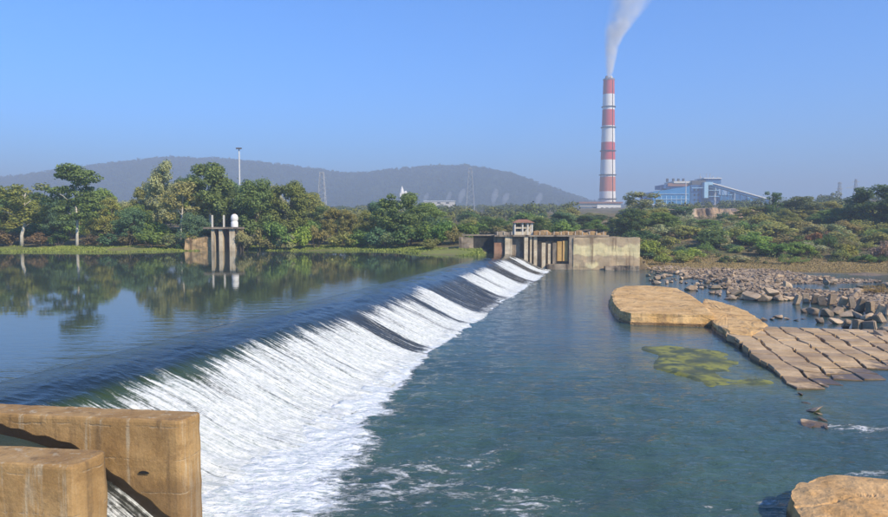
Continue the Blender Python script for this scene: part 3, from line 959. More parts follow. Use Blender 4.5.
# ------------------------------------------------------------------ slab, apron and rocks on the right
def blob_slab(name, top, zt, zb, mat_top, label, cat, seed, flare=0.5, rough_=0.18):
    """worn flat-topped block from an outline (list of x, y)"""
    pts = []
    n = len(top)
    for i in range(n):
        a, b_ = Vector(top[i]), Vector(top[(i + 1) % n])
        k = max(1, int((b_ - a).length / 0.45))
        for j in range(k): pts.append(a.lerp(b_, j / k))
    c = sum(pts, Vector((0, 0))) / len(pts)
    n = len(pts)
    V = []
    layers = [(zb, flare, 1), (zb + (zt - zb) * 0.45, flare * 0.55, 1), (zb + (zt - zb) * 0.5, flare * 0.25, 1), (zb + (zt - zb) * 0.75, flare * 0.12, 1), (zb + (zt - zb) * 0.8, 0.0, 1), (zt - 0.06, -0.05, 1)]
    for z, fl_, _ in layers:
        for p in pts:
            d = (p - c).normalized()
            w = mnoise.noise(Vector((p.x * 0.7 + seed, p.y * 0.7, z * 2))) * rough_ + mnoise.noise(Vector((p.x * 2.5 + seed, p.y * 2.5, z * 4))) * rough_ * 0.4
            q = p + d * (fl_ + w)
            V.append((q.x, q.y, z + mnoise.noise(Vector((p.x + seed, p.y, 3))) * 0.05))
    rings = [1.0, 0.93, 0.8, 0.6, 0.4, 0.2]
    for s_ in rings[1:]:
        for p in pts:
            q = c + (p - c) * s_
            V.append((q.x, q.y, zt + (mnoise.noise(Vector((q.x * 0.25 + seed, q.y * 0.25, 0))) * 0.16 + mnoise.noise(Vector((q.x * 1.2 + seed, q.y * 1.2, 5))) * 0.05)))
    L = len(layers) + len(rings) - 1
    fs = []
    for l in range(L - 1):
        for k in range(n):
            fs.append((l * n + k, l * n + (k + 1) % n, (l + 1) * n + (k + 1) % n, (l + 1) * n + k))
    V.append((c.x, c.y, zt)); ci = len(V) - 1
    for k in range(n): fs.append(((L - 1) * n + k, (L - 1) * n + (k + 1) % n, ci))
    mb = MB().add(V, fs)
    return tag(mb.build(name, mat_top), label, cat)


def pz(px, py, z):
    v = at_z(px, py, z); return (v.x, v.y)


o = blob_slab('stone_slab', [pz(631, 313, 1.1), pz(672, 314, 1.1), pz(714, 315, 1.1), pz(707, 306, 1.1), pz(693, 296, 1.1), pz(677, 288, 1.1), pz(650, 285.5, 1.1), pz(626, 285.5, 1.1), pz(615, 289, 1.0), pz(611, 294, 1.0), pz(613, 303, 1.0), pz(620, 311, 1.0)], 1.12, -0.5, M['slab'], 'long flat tan stone slab lying in the river beside the paving', 'slab', 3.0, 0.55)
o = blob_slab('rock_shelf', [pz(714, 322, 0.75), pz(730, 334, 0.65), pz(752, 336, 0.6), pz(768, 326, 0.6), pz(748, 311, 0.7), pz(722, 301, 0.8), pz(704, 297, 0.85), pz(702, 303, 0.9)], 0.72, -0.4, M['slab'], 'uneven tan rock shelf between the flat slab and the square paving', 'rock', 13.0, 0.5, 0.35)

# paved apron: every stone its own piece
ap = thing('paved_apron', 'sloping apron of large square paving stones running into the water', 'paving', (28, 51, 0))
Acor = at_z(716, 325, 0.72); Bcor = at_z(797, 391, 0.0); Ccor = at_z(925, 366, 0.03); Dcor = at_z(925, 331, 0.3)
Ccor = Bcor + (Dcor - Acor) * 0.9


def apr(u, v):
    p = (Acor * (1 - u) + Dcor * u) * (1 - v) + (Bcor * (1 - u) + Ccor * u) * v
    p.z = max(0.0, min(0.66, 0.0 + 0.0085 * below(p)))
    return p


def below(p):
    # how far above the waterline (in steps up the slope) the point lies
    x_, y_ = 444 + F * p.x / p.y, 222 + F * (CAMZ - 0.2) / p.y
    return 391 - (x_ - 797) * 0.24 - y_


NC, NR = 10, 14
r2 = random.Random(5)
jit = {}
for i in range(NC + 1):
    for j in range(NR + 1):
        jit[i, j] = (r2.uniform(-0.012, 0.012), r2.uniform(-0.022, 0.022))
for i in range(NC):
    for j in range(NR):
        if below(apr((i + 0.5) / NC, (j + 0.5) / NR)) < -1.0 + 3 * ((i * 5) % 3 - 1): continue
        shift = 0.10 / NR * ((i * 7) % 3 - 1)
        cs = []
        for di, dj in ((0, 0), (1, 0), (1, 1), (0, 1)):
            u = (i + di) / NC + jit[i + di, j + dj][0]
            v = min(1.03, max(0, (j + dj) / NR + jit[i + di, j + dj][1] * 0.6 + (shift if 0 < j + dj < NR else 0)))
            cs.append(apr(u, v))
        c = sum(cs, Vector()) / 4
        gap = r2.uniform(0.02, 0.06)
        chip = r2.random()
        top = [p.lerp(c, 0.22 if chip < 0.2 and p is cs[int(chip * 20)] else 0.04) + (c - p).normalized() * (gap * 1.6) for p in cs]
        dz = r2.uniform(-0.05, 0.01)
        tx, ty = r2.uniform(-0.02, 0.02), r2.uniform(-0.012, 0.012)
        V = []
        for s_, zz in ((1.02, -0.5), (1.0, 0.05), (0.95, 0.09)):
            for p in top:
                q = c + (p - c) * s_
                V.append((q.x, q.y, q.z + zz + dz + (q.x - c.x) * tx + (q.y - c.y) * ty))
        fs = [(k, (k + 1) % 4, 4 + (k + 1) % 4, 4 + k) for k in range(4)] + [(4 + k, 4 + (k + 1) % 4, 8 + (k + 1) % 4, 8 + k) for k in range(4)] + [(8, 9, 10, 11)]
        part('paving_stone', MB().add(V, fs), M['paving'] if r2.random() < 0.6 else M['paving_b'], ap)
V = [apr(0.008 + 0.98 * i / 12, j / 12) + Vector((0, 0, -0.14)) for j in range(13) for i in range(13)]
part('bedding', MB().add(V, [tuple(f_) for f_ in grid_faces(13, 13)]), M['joint'], ap)

# algae mat over a drowned ledge left of the apron
pts = [(641, 347), (668, 346), (700, 349), (722, 351), (738, 356), (752, 367), (772, 377), (790, 384), (770, 388), (742, 389), (716, 391), (700, 386), (690, 379), (672, 375), (655, 372), (650, 364), (662, 357), (640, 351)]
def inside(px, py):
    c_ = False
    for k in range(len(pts)):
        (x1, y1), (x2, y2) = pts[k], pts[k - 1]
        if (y1 > py) != (y2 > py) and px < (x2 - x1) * (py - y1) / (y2 - y1) + x1: c_ = not c_
    return c_


cor = [at_z(x_, y_, 0.0) for x_, y_ in pts]
ax = np.arange(min(c.x for c in cor) - 1, max(c.x for c in cor) + 1, 0.22); ay = np.arange(min(c.y for c in cor) - 1, max(c.y for c in cor) + 1, 0.3)
AX, AY = np.meshgrid(ax, ay)
pxx = AX / AY * F + 444; pyy = 222 + F * CAMZ / AY
ins = np.array([[inside(a_, b_) for a_, b_ in zip(r1, r2_)] for r1, r2_ in zip(pxx, pyy)], float)
for _ in range(3):
    q = np.pad(ins, 1, 'edge'); ins = (q[1:-1, 1:-1] + q[:-2, 1:-1] + q[2:, 1:-1] + q[1:-1, :-2] + q[1:-1, 2:]) / 5
AZ = -0.27 + 0.36 * ins + (fbm(AX * 0.7, AY * 0.5, 5, 141) - 0.5) * 0.22 - 0.09 * sstep(695, 745, pxx)
me = mesh(np.stack([AX, AY, AZ], -1).reshape(-1, 3), grid_faces(len(ay), len(ax)), 'algae', True)
tag(obj('algae', me, M['algae']), 'yellow green algae mat on the drowned ledge', 'algae', kind='stuff')


def hull_mesh(seed, n=16, dims=(1, 0.8, 0.6), box=0.5):
    r = random.Random(seed)
    bm = bmesh.new()
    for k in range(n):
        v = Vector((r.gauss(0, 1), r.gauss(0, 1), r.gauss(0, 1))).normalized()
        mx_ = max(abs(v.x), abs(v.y), abs(v.z))
        v = v.lerp(v / mx_, box) * r.uniform(0.85, 1.05)
        bm.verts.new((v.x * dims[0], v.y * dims[1], v.z * dims[2]))
    res = bmesh.ops.convex_hull(bm, input=bm.verts)
    bmesh.ops.delete(bm, geom=[g_ for g_ in res['geom_interior'] if isinstance(g_, bmesh.types.BMVert)], context='VERTS')
    bmesh.ops.dissolve_limit(bm, angle_limit=0.25, verts=bm.verts, edges=bm.edges)
    bmesh.ops.bevel(bm, geom=list(bm.edges), offset=0.05, segments=1, affect='EDGES', clamp_overlap=True)
    me = bpy.data.meshes.new('rock'); bm.to_mesh(me); bm.free()
    return me


# the big near boulder
def near_boulder():
    out = [(788, 494), (794, 486), (806, 481), (824, 476), (845, 473.5), (866, 476), (890, 480), (915, 490), (930, 508), (925, 530), (890, 545), (850, 548), (820, 535), (803, 517), (793, 503)]
    cx_, cy_ = 856, 508
    cen = at_z(cx_, cy_, 0.9)
    outl = [at_z(px, py, 0.85 if py < 500 else 0.8) for px, py in out]
    N, R = 96, 26
    V = []
    ang = []
    for q in outl:
        ang.append((math.atan2(q.y - cen.y, q.x - cen.x), math.hypot(q.x - cen.x, q.y - cen.y)))
    ang.sort()
    A_ = np.array([a[0] for a in ang]); Rr = np.array([a[1] for a in ang])
    A_ = np.concatenate([A_ - 2 * math.pi, A_, A_ + 2 * math.pi]); Rr = np.concatenate([Rr] * 3)
    for j in range(R):
        s = j / (R - 1)
        for k in range(N):
            th = -math.pi + 2 * math.pi * k / N
            r = float(np.interp(th, A_, Rr))
            if s < 0.72:
                q = s / 0.72
                rr = r * q; z = 0.98 - 0.14 * q ** 3
            else:
                q = (s - 0.72) / 0.28
                rr = r * (1 + 0.02 * math.sin(q * 3) - 0.10 * q ** 2); z = 0.84 - 1.7 * q
            x, y = cen.x + rr * math.cos(th), cen.y + rr * math.sin(th)
            nz = mnoise.noise(Vector((x * 0.8, y * 0.8, z))) * 0.10 + mnoise.noise(Vector((x * 2.4, y * 2.4, z * 2))) * 0.05 + mnoise.noise(Vector((x * 7, y * 7, z * 6))) * 0.018
            # split ledge
            crack = -0.07 * math.exp(-((y - cen.y - 0.55 - 0.12 * (x - cen.x) + 0.2 * math.sin(x * 1.7)) / 0.05) ** 2)
            d = Vector((math.cos(th), math.sin(th), 0)) * (nz * 1.6 if s >= 0.72 else 0)
            V.append((x + d.x, y + d.y, z + (nz + crack if s < 0.72 else nz * 0.4)))
    fs = [(j * N + k, j * N + (k + 1) % N, (j + 1) * N + (k + 1) % N, (j + 1) * N + k) for j in range(R - 1) for k in range(N)]
    mb = MB().add(V, fs)
    return tag(mb.build('boulder', M['rock_near'], smooth=False), 'large flat orange tan boulder in the bottom right corner', 'boulder')


near_boulder()

RK = []
for s_ in range(10):
    dims = [(1, 0.8, 0.55), (1, 0.65, 0.7), (1, 0.9, 0.4), (0.9, 0.7, 0.8), (1, 0.5, 0.5)][s_ % 5]
    me = hull_mesh(200 + s_, 18, dims, 0.6)
    me.materials.append(M[['rock_a', 'rock_b', 'rock_a', 'rock_a', 'rock_c'][s_ % 5] if s_ < 5 else ['rock_b', 'rock_a', 'rock_b', 'rock_c', 'rock_a'][s_ % 5]])
    RK.append(me)
BLK = []
for s_ in range(4):
    mb = MB().box((0, 0, 0), (1, 0.8, 1.7))
    me = mb.mesh()
    bm = bmesh.new(); bm.from_mesh(me)
    bmesh.ops.bevel(bm, geom=list(bm.edges), offset=0.09, segments=2, affect='EDGES')
    r = random.Random(s_)
    for v in bm.verts: v.co += Vector((r.uniform(-1, 1), r.uniform(-1, 1), r.uniform(-1, 1))) * 0.035
    bm.to_mesh(me); bm.free()
    me.materials.append(M[['rock_a', 'rock_b', 'rock_a', 'rock_c'][s_]])
    BLK.append(me)

r3 = random.Random(77)
RS = 0.70


def rock(px, py, size, label, group, mesh_=None, rot=None, z=None, name='boulder', cat='boulder', sq=1.0, sink=0.25):
    p = at_z(px, py, 0.1)
    g0 = max(0.0, gz(p.x, p.y)) if z is None else z
    size = size * RS
    p = at_z(px, py, g0 + size * 0.3)
    o = bpy.data.objects.new(name, mesh_ or r3.choice(RK))
    C.objects.link(o)
    o.location = (p.x, p.y, g0 + size * sink)
    o.scale = (size * r3.uniform(0.8, 1.25), size * r3.uniform(0.8, 1.25), size * sq * r3.uniform(0.8, 1.15))
    o.rotation_euler = rot or (r3.uniform(-0.4, 0.4), r3.uniform(-0.4, 0.4), r3.uniform(0, 6.3))
    return tag(o, label, cat, group)


# row of leaning concrete blocks
RS = 0.72
blocks = [(797, 303, .2, 'leftmost'), (806, 301, -.1, 'second'), (815, 302, .15, ''), (822, 304, -.25, ''), (832, 301, .05, ''), (843, 304, .3, ''), (852, 305, -.2, ''), (861, 307, .2, ''), (870, 310, -.15, ''), (880, 313, .3, '')]
ordn = ['leftmost', 'second', 'third', 'fourth', 'fifth', 'sixth', 'seventh', 'eighth', 'ninth', 'rightmost']
for k, (px, py, lean, _) in enumerate(blocks):
    rock(px, py, 1.0, f'{ordn[k]} leaning grey block in the row of upright concrete blocks across the rubble' if k in (0, 9) else f'leaning grey block, {ordn[k]} from the left in the row of upright blocks', 'leaning concrete blocks', BLK[k % 4], (lean * 0.6 + 0.1, lean, r3.uniform(-0.5, 0.5)), None, 'concrete_block', 'concrete block', 1.2, 0.55)
# pile of large rubble under them
RS = 0.70
pile = [(812, 312, 1.1), (826, 314, 1.3), (838, 312, 1.2), (848, 315, 1.3), (858, 316, 1.2), (868, 318, 1.3), (880, 320, 1.2), (836, 321, 1.3), (846, 325, 1.1), (858, 327, 1.2), (870, 328, 1.3), (882, 329, 1.2), (820, 321, 0.9), (864, 334, 1.0), (880, 336, 1.1), (850, 333, 0.9), (805, 311, 0.8), (886, 311, 1.2), (874, 306, 1.0), (840, 334, 0.7), (824, 332, 0.7), (810, 334, 0.6), (798, 331, 0.5)]
for px, py, s_ in pile:
    me_ = r3.choice(RK + BLK)
    cn = {'brown_grey_rock': 'brown grey', 'pink_rock': 'pinkish', 'dark_rock': 'dark'}[me_.materials[0].name]
    zn = ('at the top' if py < 314 else 'in the middle' if py < 325 else 'at the foot') + (' left' if px < 835 else ' centre' if px < 865 else ' right')
    rock(px, py, s_ * 0.95, ('squared ' if me_ in BLK else 'angular ') + cn + ' rock ' + zn + ' of the pile below the leaning blocks', 'rubble pile below the leaning blocks', me_)
big = [(716, 292, 1.3, 'rounded pinkish boulder beside the tan slab edge'), (735, 293, 2.0, 'broad brown boulder in the middle of the rubble field'), (771, 291, 1.9, 'wide flat pale boulder at the right end of the rubble field'), (752, 297, 2.0, 'long low rock slab at the edge of the still pool'), (737, 318, 0.6, 'small dark red rock standing on the tan rock shelf'), (779, 316, 0.9, 'small flat stone lying alone in the still pool'), (812, 407, 0.9, 'flat mossy stone awash below the tip of the paving'), (815, 421, 0.9, 'low dark mossy rock beside the small white rapids'), (862, 286, 1.0, 'lone pale rock in the water behind the leaning blocks'), (826, 384, 0.6, 'thin dark rock awash right of the paving')]
for px, py, s_, lb in big:
    rock(px, py, s_, lb, None, None, None, None, 'boulder', 'boulder', 0.55 if py < 380 else 0.25, 0.2 if py < 380 else 0.02)
for px, py, s_ in ((771, 318, .7), (764, 319, .6), (788, 318, .6), (795, 319, .6), (803, 318, .5)):
    rock(px, py, s_, 'flat stone in the thin line of stones crossing the pool', 'line of stones across the pool', None, None, 0.0, 'boulder', 'boulder', 0.3, 0.1)
for px, py, s_ in ((801, 393, .35), (806, 402, .3), (820, 413, .3), (823, 418, .4), (826, 426, .35), (809, 424, .5), (835, 372, .35), (846, 377, .3)):
    rock(px, py, s_, 'small wet stone awash off the tip of the paving', 'stones awash off the paving', None, None, 0.0, 'stone', 'stone', 0.4, 0.05)
# rubble field
cnt = 0
while cnt < 250:
    px = r3.uniform(648, 888); py = r3.uniform(268.5, 300)
    top = 268 + (px - 648) * 0.055
    bot = 282 + (px - 648) * 0.19
    if py < top or py > bot: continue
    if 745 < px < 880 and 281 < py < 291 and r3.random() < 0.93: continue
    if px > 800 and py > 280 and r3.random() < 0.6: continue
    if px < 690 and py > 284: continue
    s_ = r3.choice([0.35, 0.45, 0.6, 0.7, 0.9, 1.1]) * (1.15 if py > 284 else 0.9)
    me_i = r3.randrange(len(RK))
    cn = {'brown_grey_rock': 'brown grey', 'pink_rock': 'pinkish', 'dark_rock': 'dark'}[RK[me_i].materials[0].name]
    zn = 'in the far left of the rubble by the retaining wall' if px < 685 else 'in the near rubble beyond the tan slab' if px < 745 and py > 281 else 'in the far rubble below the dry grass' if px < 760 else 'along the far edge of the shallow pool' if py < 285 else 'between the shallow pool and the leaning blocks'
    lab = ('large ' if s_ > 0.85 else 'small ' if s_ < 0.5 else 'middling ') + cn + ' rock ' + zn
    rock(px, py, s_, lab, 'rocks ' + zn, RK[me_i])
    cnt += 1
# finer stones between: joined
mb = MB()
src = [([tuple(v.co) for v in me.vertices], [tuple(p_.vertices) for p_ in me.polygons]) for me in (hull_mesh(300, 9, (1, .8, .6), .4), hull_mesh(301, 9, (1, .6, .5), .4), hull_mesh(302, 9, (.9, .8, .7), .4))]
k = 0
while k < 5200:
    px = r3.uniform(640, 930) if k % 3 else r3.uniform(645, 770); py = r3.uniform(268, 336)
    top = 267 + (px - 648) * 0.05
    bot = 285 + (px - 648) * 0.21
    if py < top or py > bot: continue
    p = at_z(px, py, 0.1)
    g0 = gz(p.x, p.y)
    if g0 < -0.05: continue
    s_ = r3.uniform(0.10, 0.42) * (1.0 if k % 4 else 1.4)
    V, fs = r3.choice(src)
    a_ = r3.uniform(0, 6.3); c_, d_ = math.cos(a_), math.sin(a_)
    mb.add([(p.x + (x * c_ - y * d_) * s_, p.y + (x * d_ + y * c_) * s_, g0 + z * s_ + 0.05) for x, y, z in V], fs)
    k += 1
tag(obj('gravel', mesh(mb.v, mb.f, 'gravel'), M['rock_a']), 'small broken stones strewn between the boulders', 'gravel', kind='stuff')

# ------------------------------------------------------------------ vegetation
LEAF = M['leaf']


def leaf_quads(P, Nn, size, r, stretch=1.5):
    n = len(P)
    Nn = Nn / np.maximum(np.linalg.norm(Nn, axis=1, keepdims=True), 1e-6)
    t = r.normal(size=(n, 3))
    t -= Nn * np.sum(t * Nn, axis=1, keepdims=True)
    t /= np.maximum(np.linalg.norm(t, axis=1, keepdims=True), 1e-6)
    b_ = np.cross(Nn, t)
    s = (size * r.uniform(0.6, 1.4, n))[:, None]
    V = np.stack([P - t * s * stretch * 0.5, P + b_ * s * 0.42 + t * s * 0.1, P + t * s * stretch * 0.5, P - b_ * s * 0.42 + t * s * 0.1], 1).reshape(-1, 3)
    f = (np.arange(n)[:, None] * 4 + np.arange(4)[None, :])
    return V, f


def clump_leaves(clumps, n, size, r, shell=0.55, up=0.7, rnd=0.6):
    cl = np.array(clumps, float)
    vol = (cl[:, 3] * cl[:, 4] * cl[:, 5]) ** 0.66
    idx = r.choice(len(cl), n, p=vol / vol.sum())
    d = r.normal(size=(n, 3)); d /= np.linalg.norm(d, axis=1, keepdims=True)
    rad = shell + (1 - shell) * r.random(n) ** 0.7
    rad *= 1 + 0.25 * r.normal(size=n) * (r.random(n) < 0.25)
    P = cl[idx, :3] + d * rad[:, None] * cl[idx, 3:6]
    Nn = d / cl[idx, 3:6] * cl[idx, 3:6].mean(1, keepdims=True) + np.array([0, 0, up]) + r.normal(size=(n, 3)) * rnd
    return leaf_quads(P, Nn, size, r)


def tree_mesh(seed, kind):
    """10 m tall prototype: trunk mesh, crown mesh"""
    r = np.random.default_rng(seed)
    H = 10.0
    clumps = []
    mb = MB()
    lean = r.normal(0, 0.25, 2)
    if kind == 'round':
        tip = 5.5
        for k in range(60):
            th = r.uniform(0, 2 * math.pi); ph = r.uniform(-1.0, 1.0)
            rr = 3.6 * math.sqrt(max(0, 1 - ph * ph * 0.85)) * r.uniform(0.45, 1.0)
            s = r.uniform(0.45, 1.25)
            clumps.append((rr * math.cos(th), rr * math.sin(th), 5.7 + ph * 3.5, s * 1.1, s * 1.1, s * 0.8))
        nl, ls, base_r = 12500, 0.24, 0.24
    elif kind == 'flat':
        tip = 8.6
        for zc, R_, k in ((9.6, 2.3, 10), (8.7, 2.9, 10), (7.4, 2.2, 8), (6.4, 2.9, 10), (5.2, 3.1, 10), (4.3, 2.5, 7)):
            for q in range(k):
                th = r.uniform(0, 2 * math.pi); rr = R_ * math.sqrt(r.random())
                s = r.uniform(0.5, 1.05)
                clumps.append((rr * math.cos(th) + 0.3, rr * math.sin(th), zc + r.normal(0, 0.45), s * 1.15, s * 1.15, s * 0.5))
        nl, ls, base_r = 6000, 0.26, 0.20
    elif kind == 'sparse':
        tip = 8.4
        for k in range(22):
            th = r.uniform(0, 2 * math.pi); zc = r.uniform(4.0, 9.6)
            rr = (2.9 - 0.22 * abs(zc - 6)) * r.uniform(0.2, 1.0)
            s = r.uniform(0.5, 1.0)
            clumps.append((rr * math.cos(th), rr * math.sin(th), zc, s * 1.1, s * 1.1, s * 0.7))
        nl, ls, base_r = 3000, 0.25, 0.2
    elif kind == 'tall':
        tip = 8.0
        for k in range(38):
            zc = r.uniform(2.8, 9.5); th = r.uniform(0, 2 * math.pi)
            R_ = np.interp(zc, [2.8, 5, 7.5, 9.6], [1.6, 2.6, 2.5, 1.0])
            rr = R_ * r.uniform(0.2, 1.0); s = r.uniform(0.6, 1.1)
            clumps.append((rr * math.cos(th), rr * math.sin(th), zc, s, s, s * 0.85))
        nl, ls, base_r = 8500, 0.23, 0.22
    elif kind == 'wide':
        tip = 4.5
        for k in range(54):
            th = r.uniform(0, 2 * math.pi); rr = 5.4 * math.sqrt(r.random())
            zc = 2.2 + (1 - (rr / 5.8) ** 2) * 6.8 * r.uniform(0.2, 1.0) + r.normal(0, 0.3)
            s = r.uniform(0.8, 1.5)
            clumps.append((rr * math.cos(th), rr * math.sin(th), zc, s * 1.2, s * 1.2, s * 0.65))
        nl, ls, base_r = 12500, 0.25, 0.28
    pts = [(0, 0, -0.6)]
    rad = [base_r * 1.25]
    for k in range(1, 6):
        z = tip * k / 5
        pts.append((lean[0] * k / 5 + r.normal(0, 0.08), lean[1] * k / 5 + r.normal(0, 0.08), z))
        rad.append(base_r * (1 - 0.75 * k / 5))
    mb.tube(pts, rad, 7)
    order = r.permutation(len(clumps))[:12]
    for q in order:
        c = Vector(clumps[q][:3])
        zst = max(tip * 0.3, min(tip * 0.95, c.z - 0.6 * math.hypot(c.x, c.y) - 0.3))
        k = zst / tip
        st = Vector((lean[0] * k, lean[1] * k, zst))
        mid = st.lerp(c, 0.55) + Vector((0, 0, 0.25))
        mb.tube([st, mid, c], [base_r * 0.42 * (1 - 0.5 * k), base_r * 0.25, base_r * 0.08], 5)
    V, f = clump_leaves(clumps, nl, ls, r)
    return mb.mesh('trunk', True), mesh(V, f, 'crown')


def bush_mesh(seed, n, kind='round'):
    """3 m tall, about 4 m wide"""
    r = np.random.default_rng(seed)
    clumps = []
    for k in range(16):
        th = r.uniform(0, 2 * math.pi); rr = 1.6 * math.sqrt(r.random())
        top = 2.6 * math.sqrt(max(0.05, 1 - (rr / 2.0) ** 2))
        zc = r.uniform(0.35, 0.95) * top
        s = r.uniform(0.4, 0.75)
        clumps.append((rr * math.cos(th), rr * math.sin(th), zc, s * 1.1, s * 1.1, s * 0.85))
    V, f = clump_leaves(clumps, n, 0.20 if kind == 'round' else 0.15, r, 0.4)
    mb = MB()
    for q in r.permutation(len(clumps))[:6]:
        c = clumps[q]
        mb.tube([(c[0] * 0.15, c[1] * 0.15, -0.3), (c[0] * 0.5, c[1] * 0.5, c[2] * 0.55), c[:3]], [0.06, 0.045, 0.015], 4)
    me = mesh(np.concatenate([V, np.array([tuple(v) for v in mb.v])]), f.tolist() + [tuple(i + len(V) for i in q) for q in mb.f], 'bush')
    me.materials.append(LEAF); me.materials.append(M['bark'])
    idx = np.zeros(len(me.polygons), np.int32); idx[len(f):] = 1
    me.polygons.foreach_set('material_index', idx)
    return me


PROTO = {}
for kind, seeds in (('round', (1, 2, 3)), ('flat', (4,)), ('sparse', (5, 6)), ('tall', (7, 8)), ('wide', (9, 10))):
    PROTO[kind] = []
    for s_ in seeds:
        tm, cm = tree_mesh(s_, kind)
        cm.materials.append(LEAF)
        PROTO[kind].append((tm, cm))
TRUNKS = {}
BUSH = [bush_mesh(20 + k, 1700) for k in range(5)] + [bush_mesh(30 + k, 900, 'thin') for k in range(2)]
G_DARK = (0.050, 0.078, 0.030); G_OLIVE = (0.125, 0.132, 0.046); G_MID = (0.085, 0.125, 0.038); G_LIGHT = (0.14, 0.165, 0.055)
G_GREY = (0.155, 0.16, 0.095); G_BROWN = (0.13, 0.115, 0.055); G_ORANGE = (0.14, 0.080, 0.035); G_YEL = (0.135, 0.14, 0.04); G_BLUE = (0.055, 0.095, 0.055)
CNAME = {G_DARK: 'dark green', G_OLIVE: 'olive', G_MID: 'mid green', G_LIGHT: 'light green', G_GREY: 'grey green', G_BROWN: 'brownish', G_BLUE: 'blue green'}
rt_ = random.Random(99)


def vary(c, k=0.15):
    b_ = rt_.uniform(1 - k, 1 + k)
    return (c[0] * b_ * rt_.uniform(0.92, 1.1), c[1] * b_, c[2] * b_ * rt_.uniform(0.88, 1.12), 1.0)


def tree(px, topy, wpx, Y, kind, color, label, group=None, var=0, bark='bark', name='tree', base=None):
    x = X_at(px, Y)
    z0 = gz(x, Y) if base is None else base
    zt = at_y(px, topy, Y).z
    h = max(2.0, zt - z0)
    k = h / 10.2
    wd = {'round': 8.6, 'flat': 7.6, 'sparse': 6.6, 'tall': 6.6, 'wide': 12.5}[kind]
    kw = (wpx / F * Y) / wd
    o = thing(name, label, 'tree', (x, Y, z0), rt_.uniform(0, 6.3), group)
    tm, cm = PROTO[kind][var % len(PROTO[kind])]
    key = (tm.name, bark)
    if key not in TRUNKS:
        t2 = tm.copy(); t2.materials.clear(); t2.materials.append(M[bark]); TRUNKS[key] = t2
    a = obj('trunk', TRUNKS[key], None, o)
    b_ = obj('crown', cm, None, o)
    k_ = 1.0 if color in CNAME else 1.5
    b_.color = vary(tuple(v * k_ for v in color), 0.1)
    o.scale = (kw, kw, k)
    return o


def bush(px, basey_or_Y, h, w, color, label, group, Y=None, var=None, name='shrub'):
    Y = basey_or_Y if Y is None else Y
    x = X_at(px, Y)
    o = bpy.data.objects.new(name, BUSH[rt_.randrange(5) if var is None else var])
    C.objects.link(o)
    o.location = (x, Y, gz(x, Y) - 0.1)
    o.rotation_euler = (0, 0, rt_.uniform(0, 6.3))
    o.scale = (w / 4.2, w / 4.2 * rt_.uniform(0.85, 1.1), h / 3.0)
    k_ = 1.0 if color in CNAME else 0.95
    o.color = vary(tuple(v * k_ for v in color))
    return tag(o, label, 'shrub', group)


# left bank, single trees
tree(22, 181, 62, 164, 'sparse', G_OLIVE, 'thin tree with a bare pale trunk at the far left bank', None, 0, 'bark_pale')
tree(77, 167, 58, 164, 'flat', (0.05, 0.07, 0.026), 'tall flat topped tree with white trunk on the grassy left bank', None, 0, 'bark_pale')
tree(112, 193, 52, 176, 'wide', G_OLIVE, 'low spreading olive tree right of the tall flat topped tree')
tree(140, 196, 50, 172, 'wide', G_MID, 'spreading green tree leaning over the water left of the pale tree', var=1)
tree(164, 159, 38, 180, 'tall', G_GREY, 'tall feathery grey green tree, first of the tall clump by the intake')
tree(180, 176, 46, 168, 'sparse', (0.095, 0.10, 0.045), 'brownish tree with bare white branches left of the intake', None, 1, 'bark_pale')
tree(211, 161, 58, 172, 'tall', (0.055, 0.072, 0.030), 'tallest dark tree with pale trunk just behind the intake', None, 1, 'bark_pale')
tree(238, 186, 40, 180, 'round', G_DARK, 'dark round tree between the intake tank and the wide tree', var=1)
tree(257, 176, 52, 172, 'round', (0.045, 0.065, 0.022), 'broad dark tree right of the white tank', var=0)
tree(288, 178, 48, 176, 'round', (0.055, 0.070, 0.026), 'rounded dark tree at the right end of the tall clump', var=2)
tree(196, 205, 40, 162, 'wide', G_BLUE, 'low dark tree overhanging the bank left of the intake wall', var=1)
tree(400, 190, 62, 168, 'round', (0.062, 0.078, 0.030), 'large rounded tree standing above the scrub in mid bank', var=1)
tree(338, 206, 40, 172, 'round', (0.085, 0.080, 0.036), 'brown green tree right of the tall clump', var=2)
tree(365, 207, 36, 176, 'wide', G_OLIVE, 'low brownish tree left of the large rounded tree')
tree(45, 196, 40, 190, 'round', G_OLIVE, 'olive tree behind the bare pale trunk', var=2)
tree(2, 186, 44, 190, 'round', G_MID, 'green tree at the left edge of the far bank', var=0)
tree(-22, 178, 60, 175, 'round', G_DARK, 'dark tree at the far left, partly out of view', var=1)
tree(130, 206, 36, 165, 'round', G_BLUE, 'blue green tree at the waterside below the spreading trees', var=2)
FILL = [(-45, 184, 54, 'round'), (-75, 188, 60, 'wide'), (-105, 180, 54, 'round'), (-140, 186, 60, 'round'), (-175, 190, 66, 'wide'), (12, 192, 50, 'round'), (34, 190, 44, 'round'), (58, 186, 46, 'wide'), (98, 186, 48, 'round'), (122, 190, 46, 'wide'), (150, 178, 40, 'round'), (190, 172, 46, 'round'), (228, 178, 44, 'round'), (246, 182, 50, 'round'), (272, 181, 46, 'wide'), (308, 190, 44, 'round'), (322, 203, 46, 'wide'), (382, 198, 44, 'round'), (424, 201, 44, 'round'), (350, 203, 50, 'wide')]
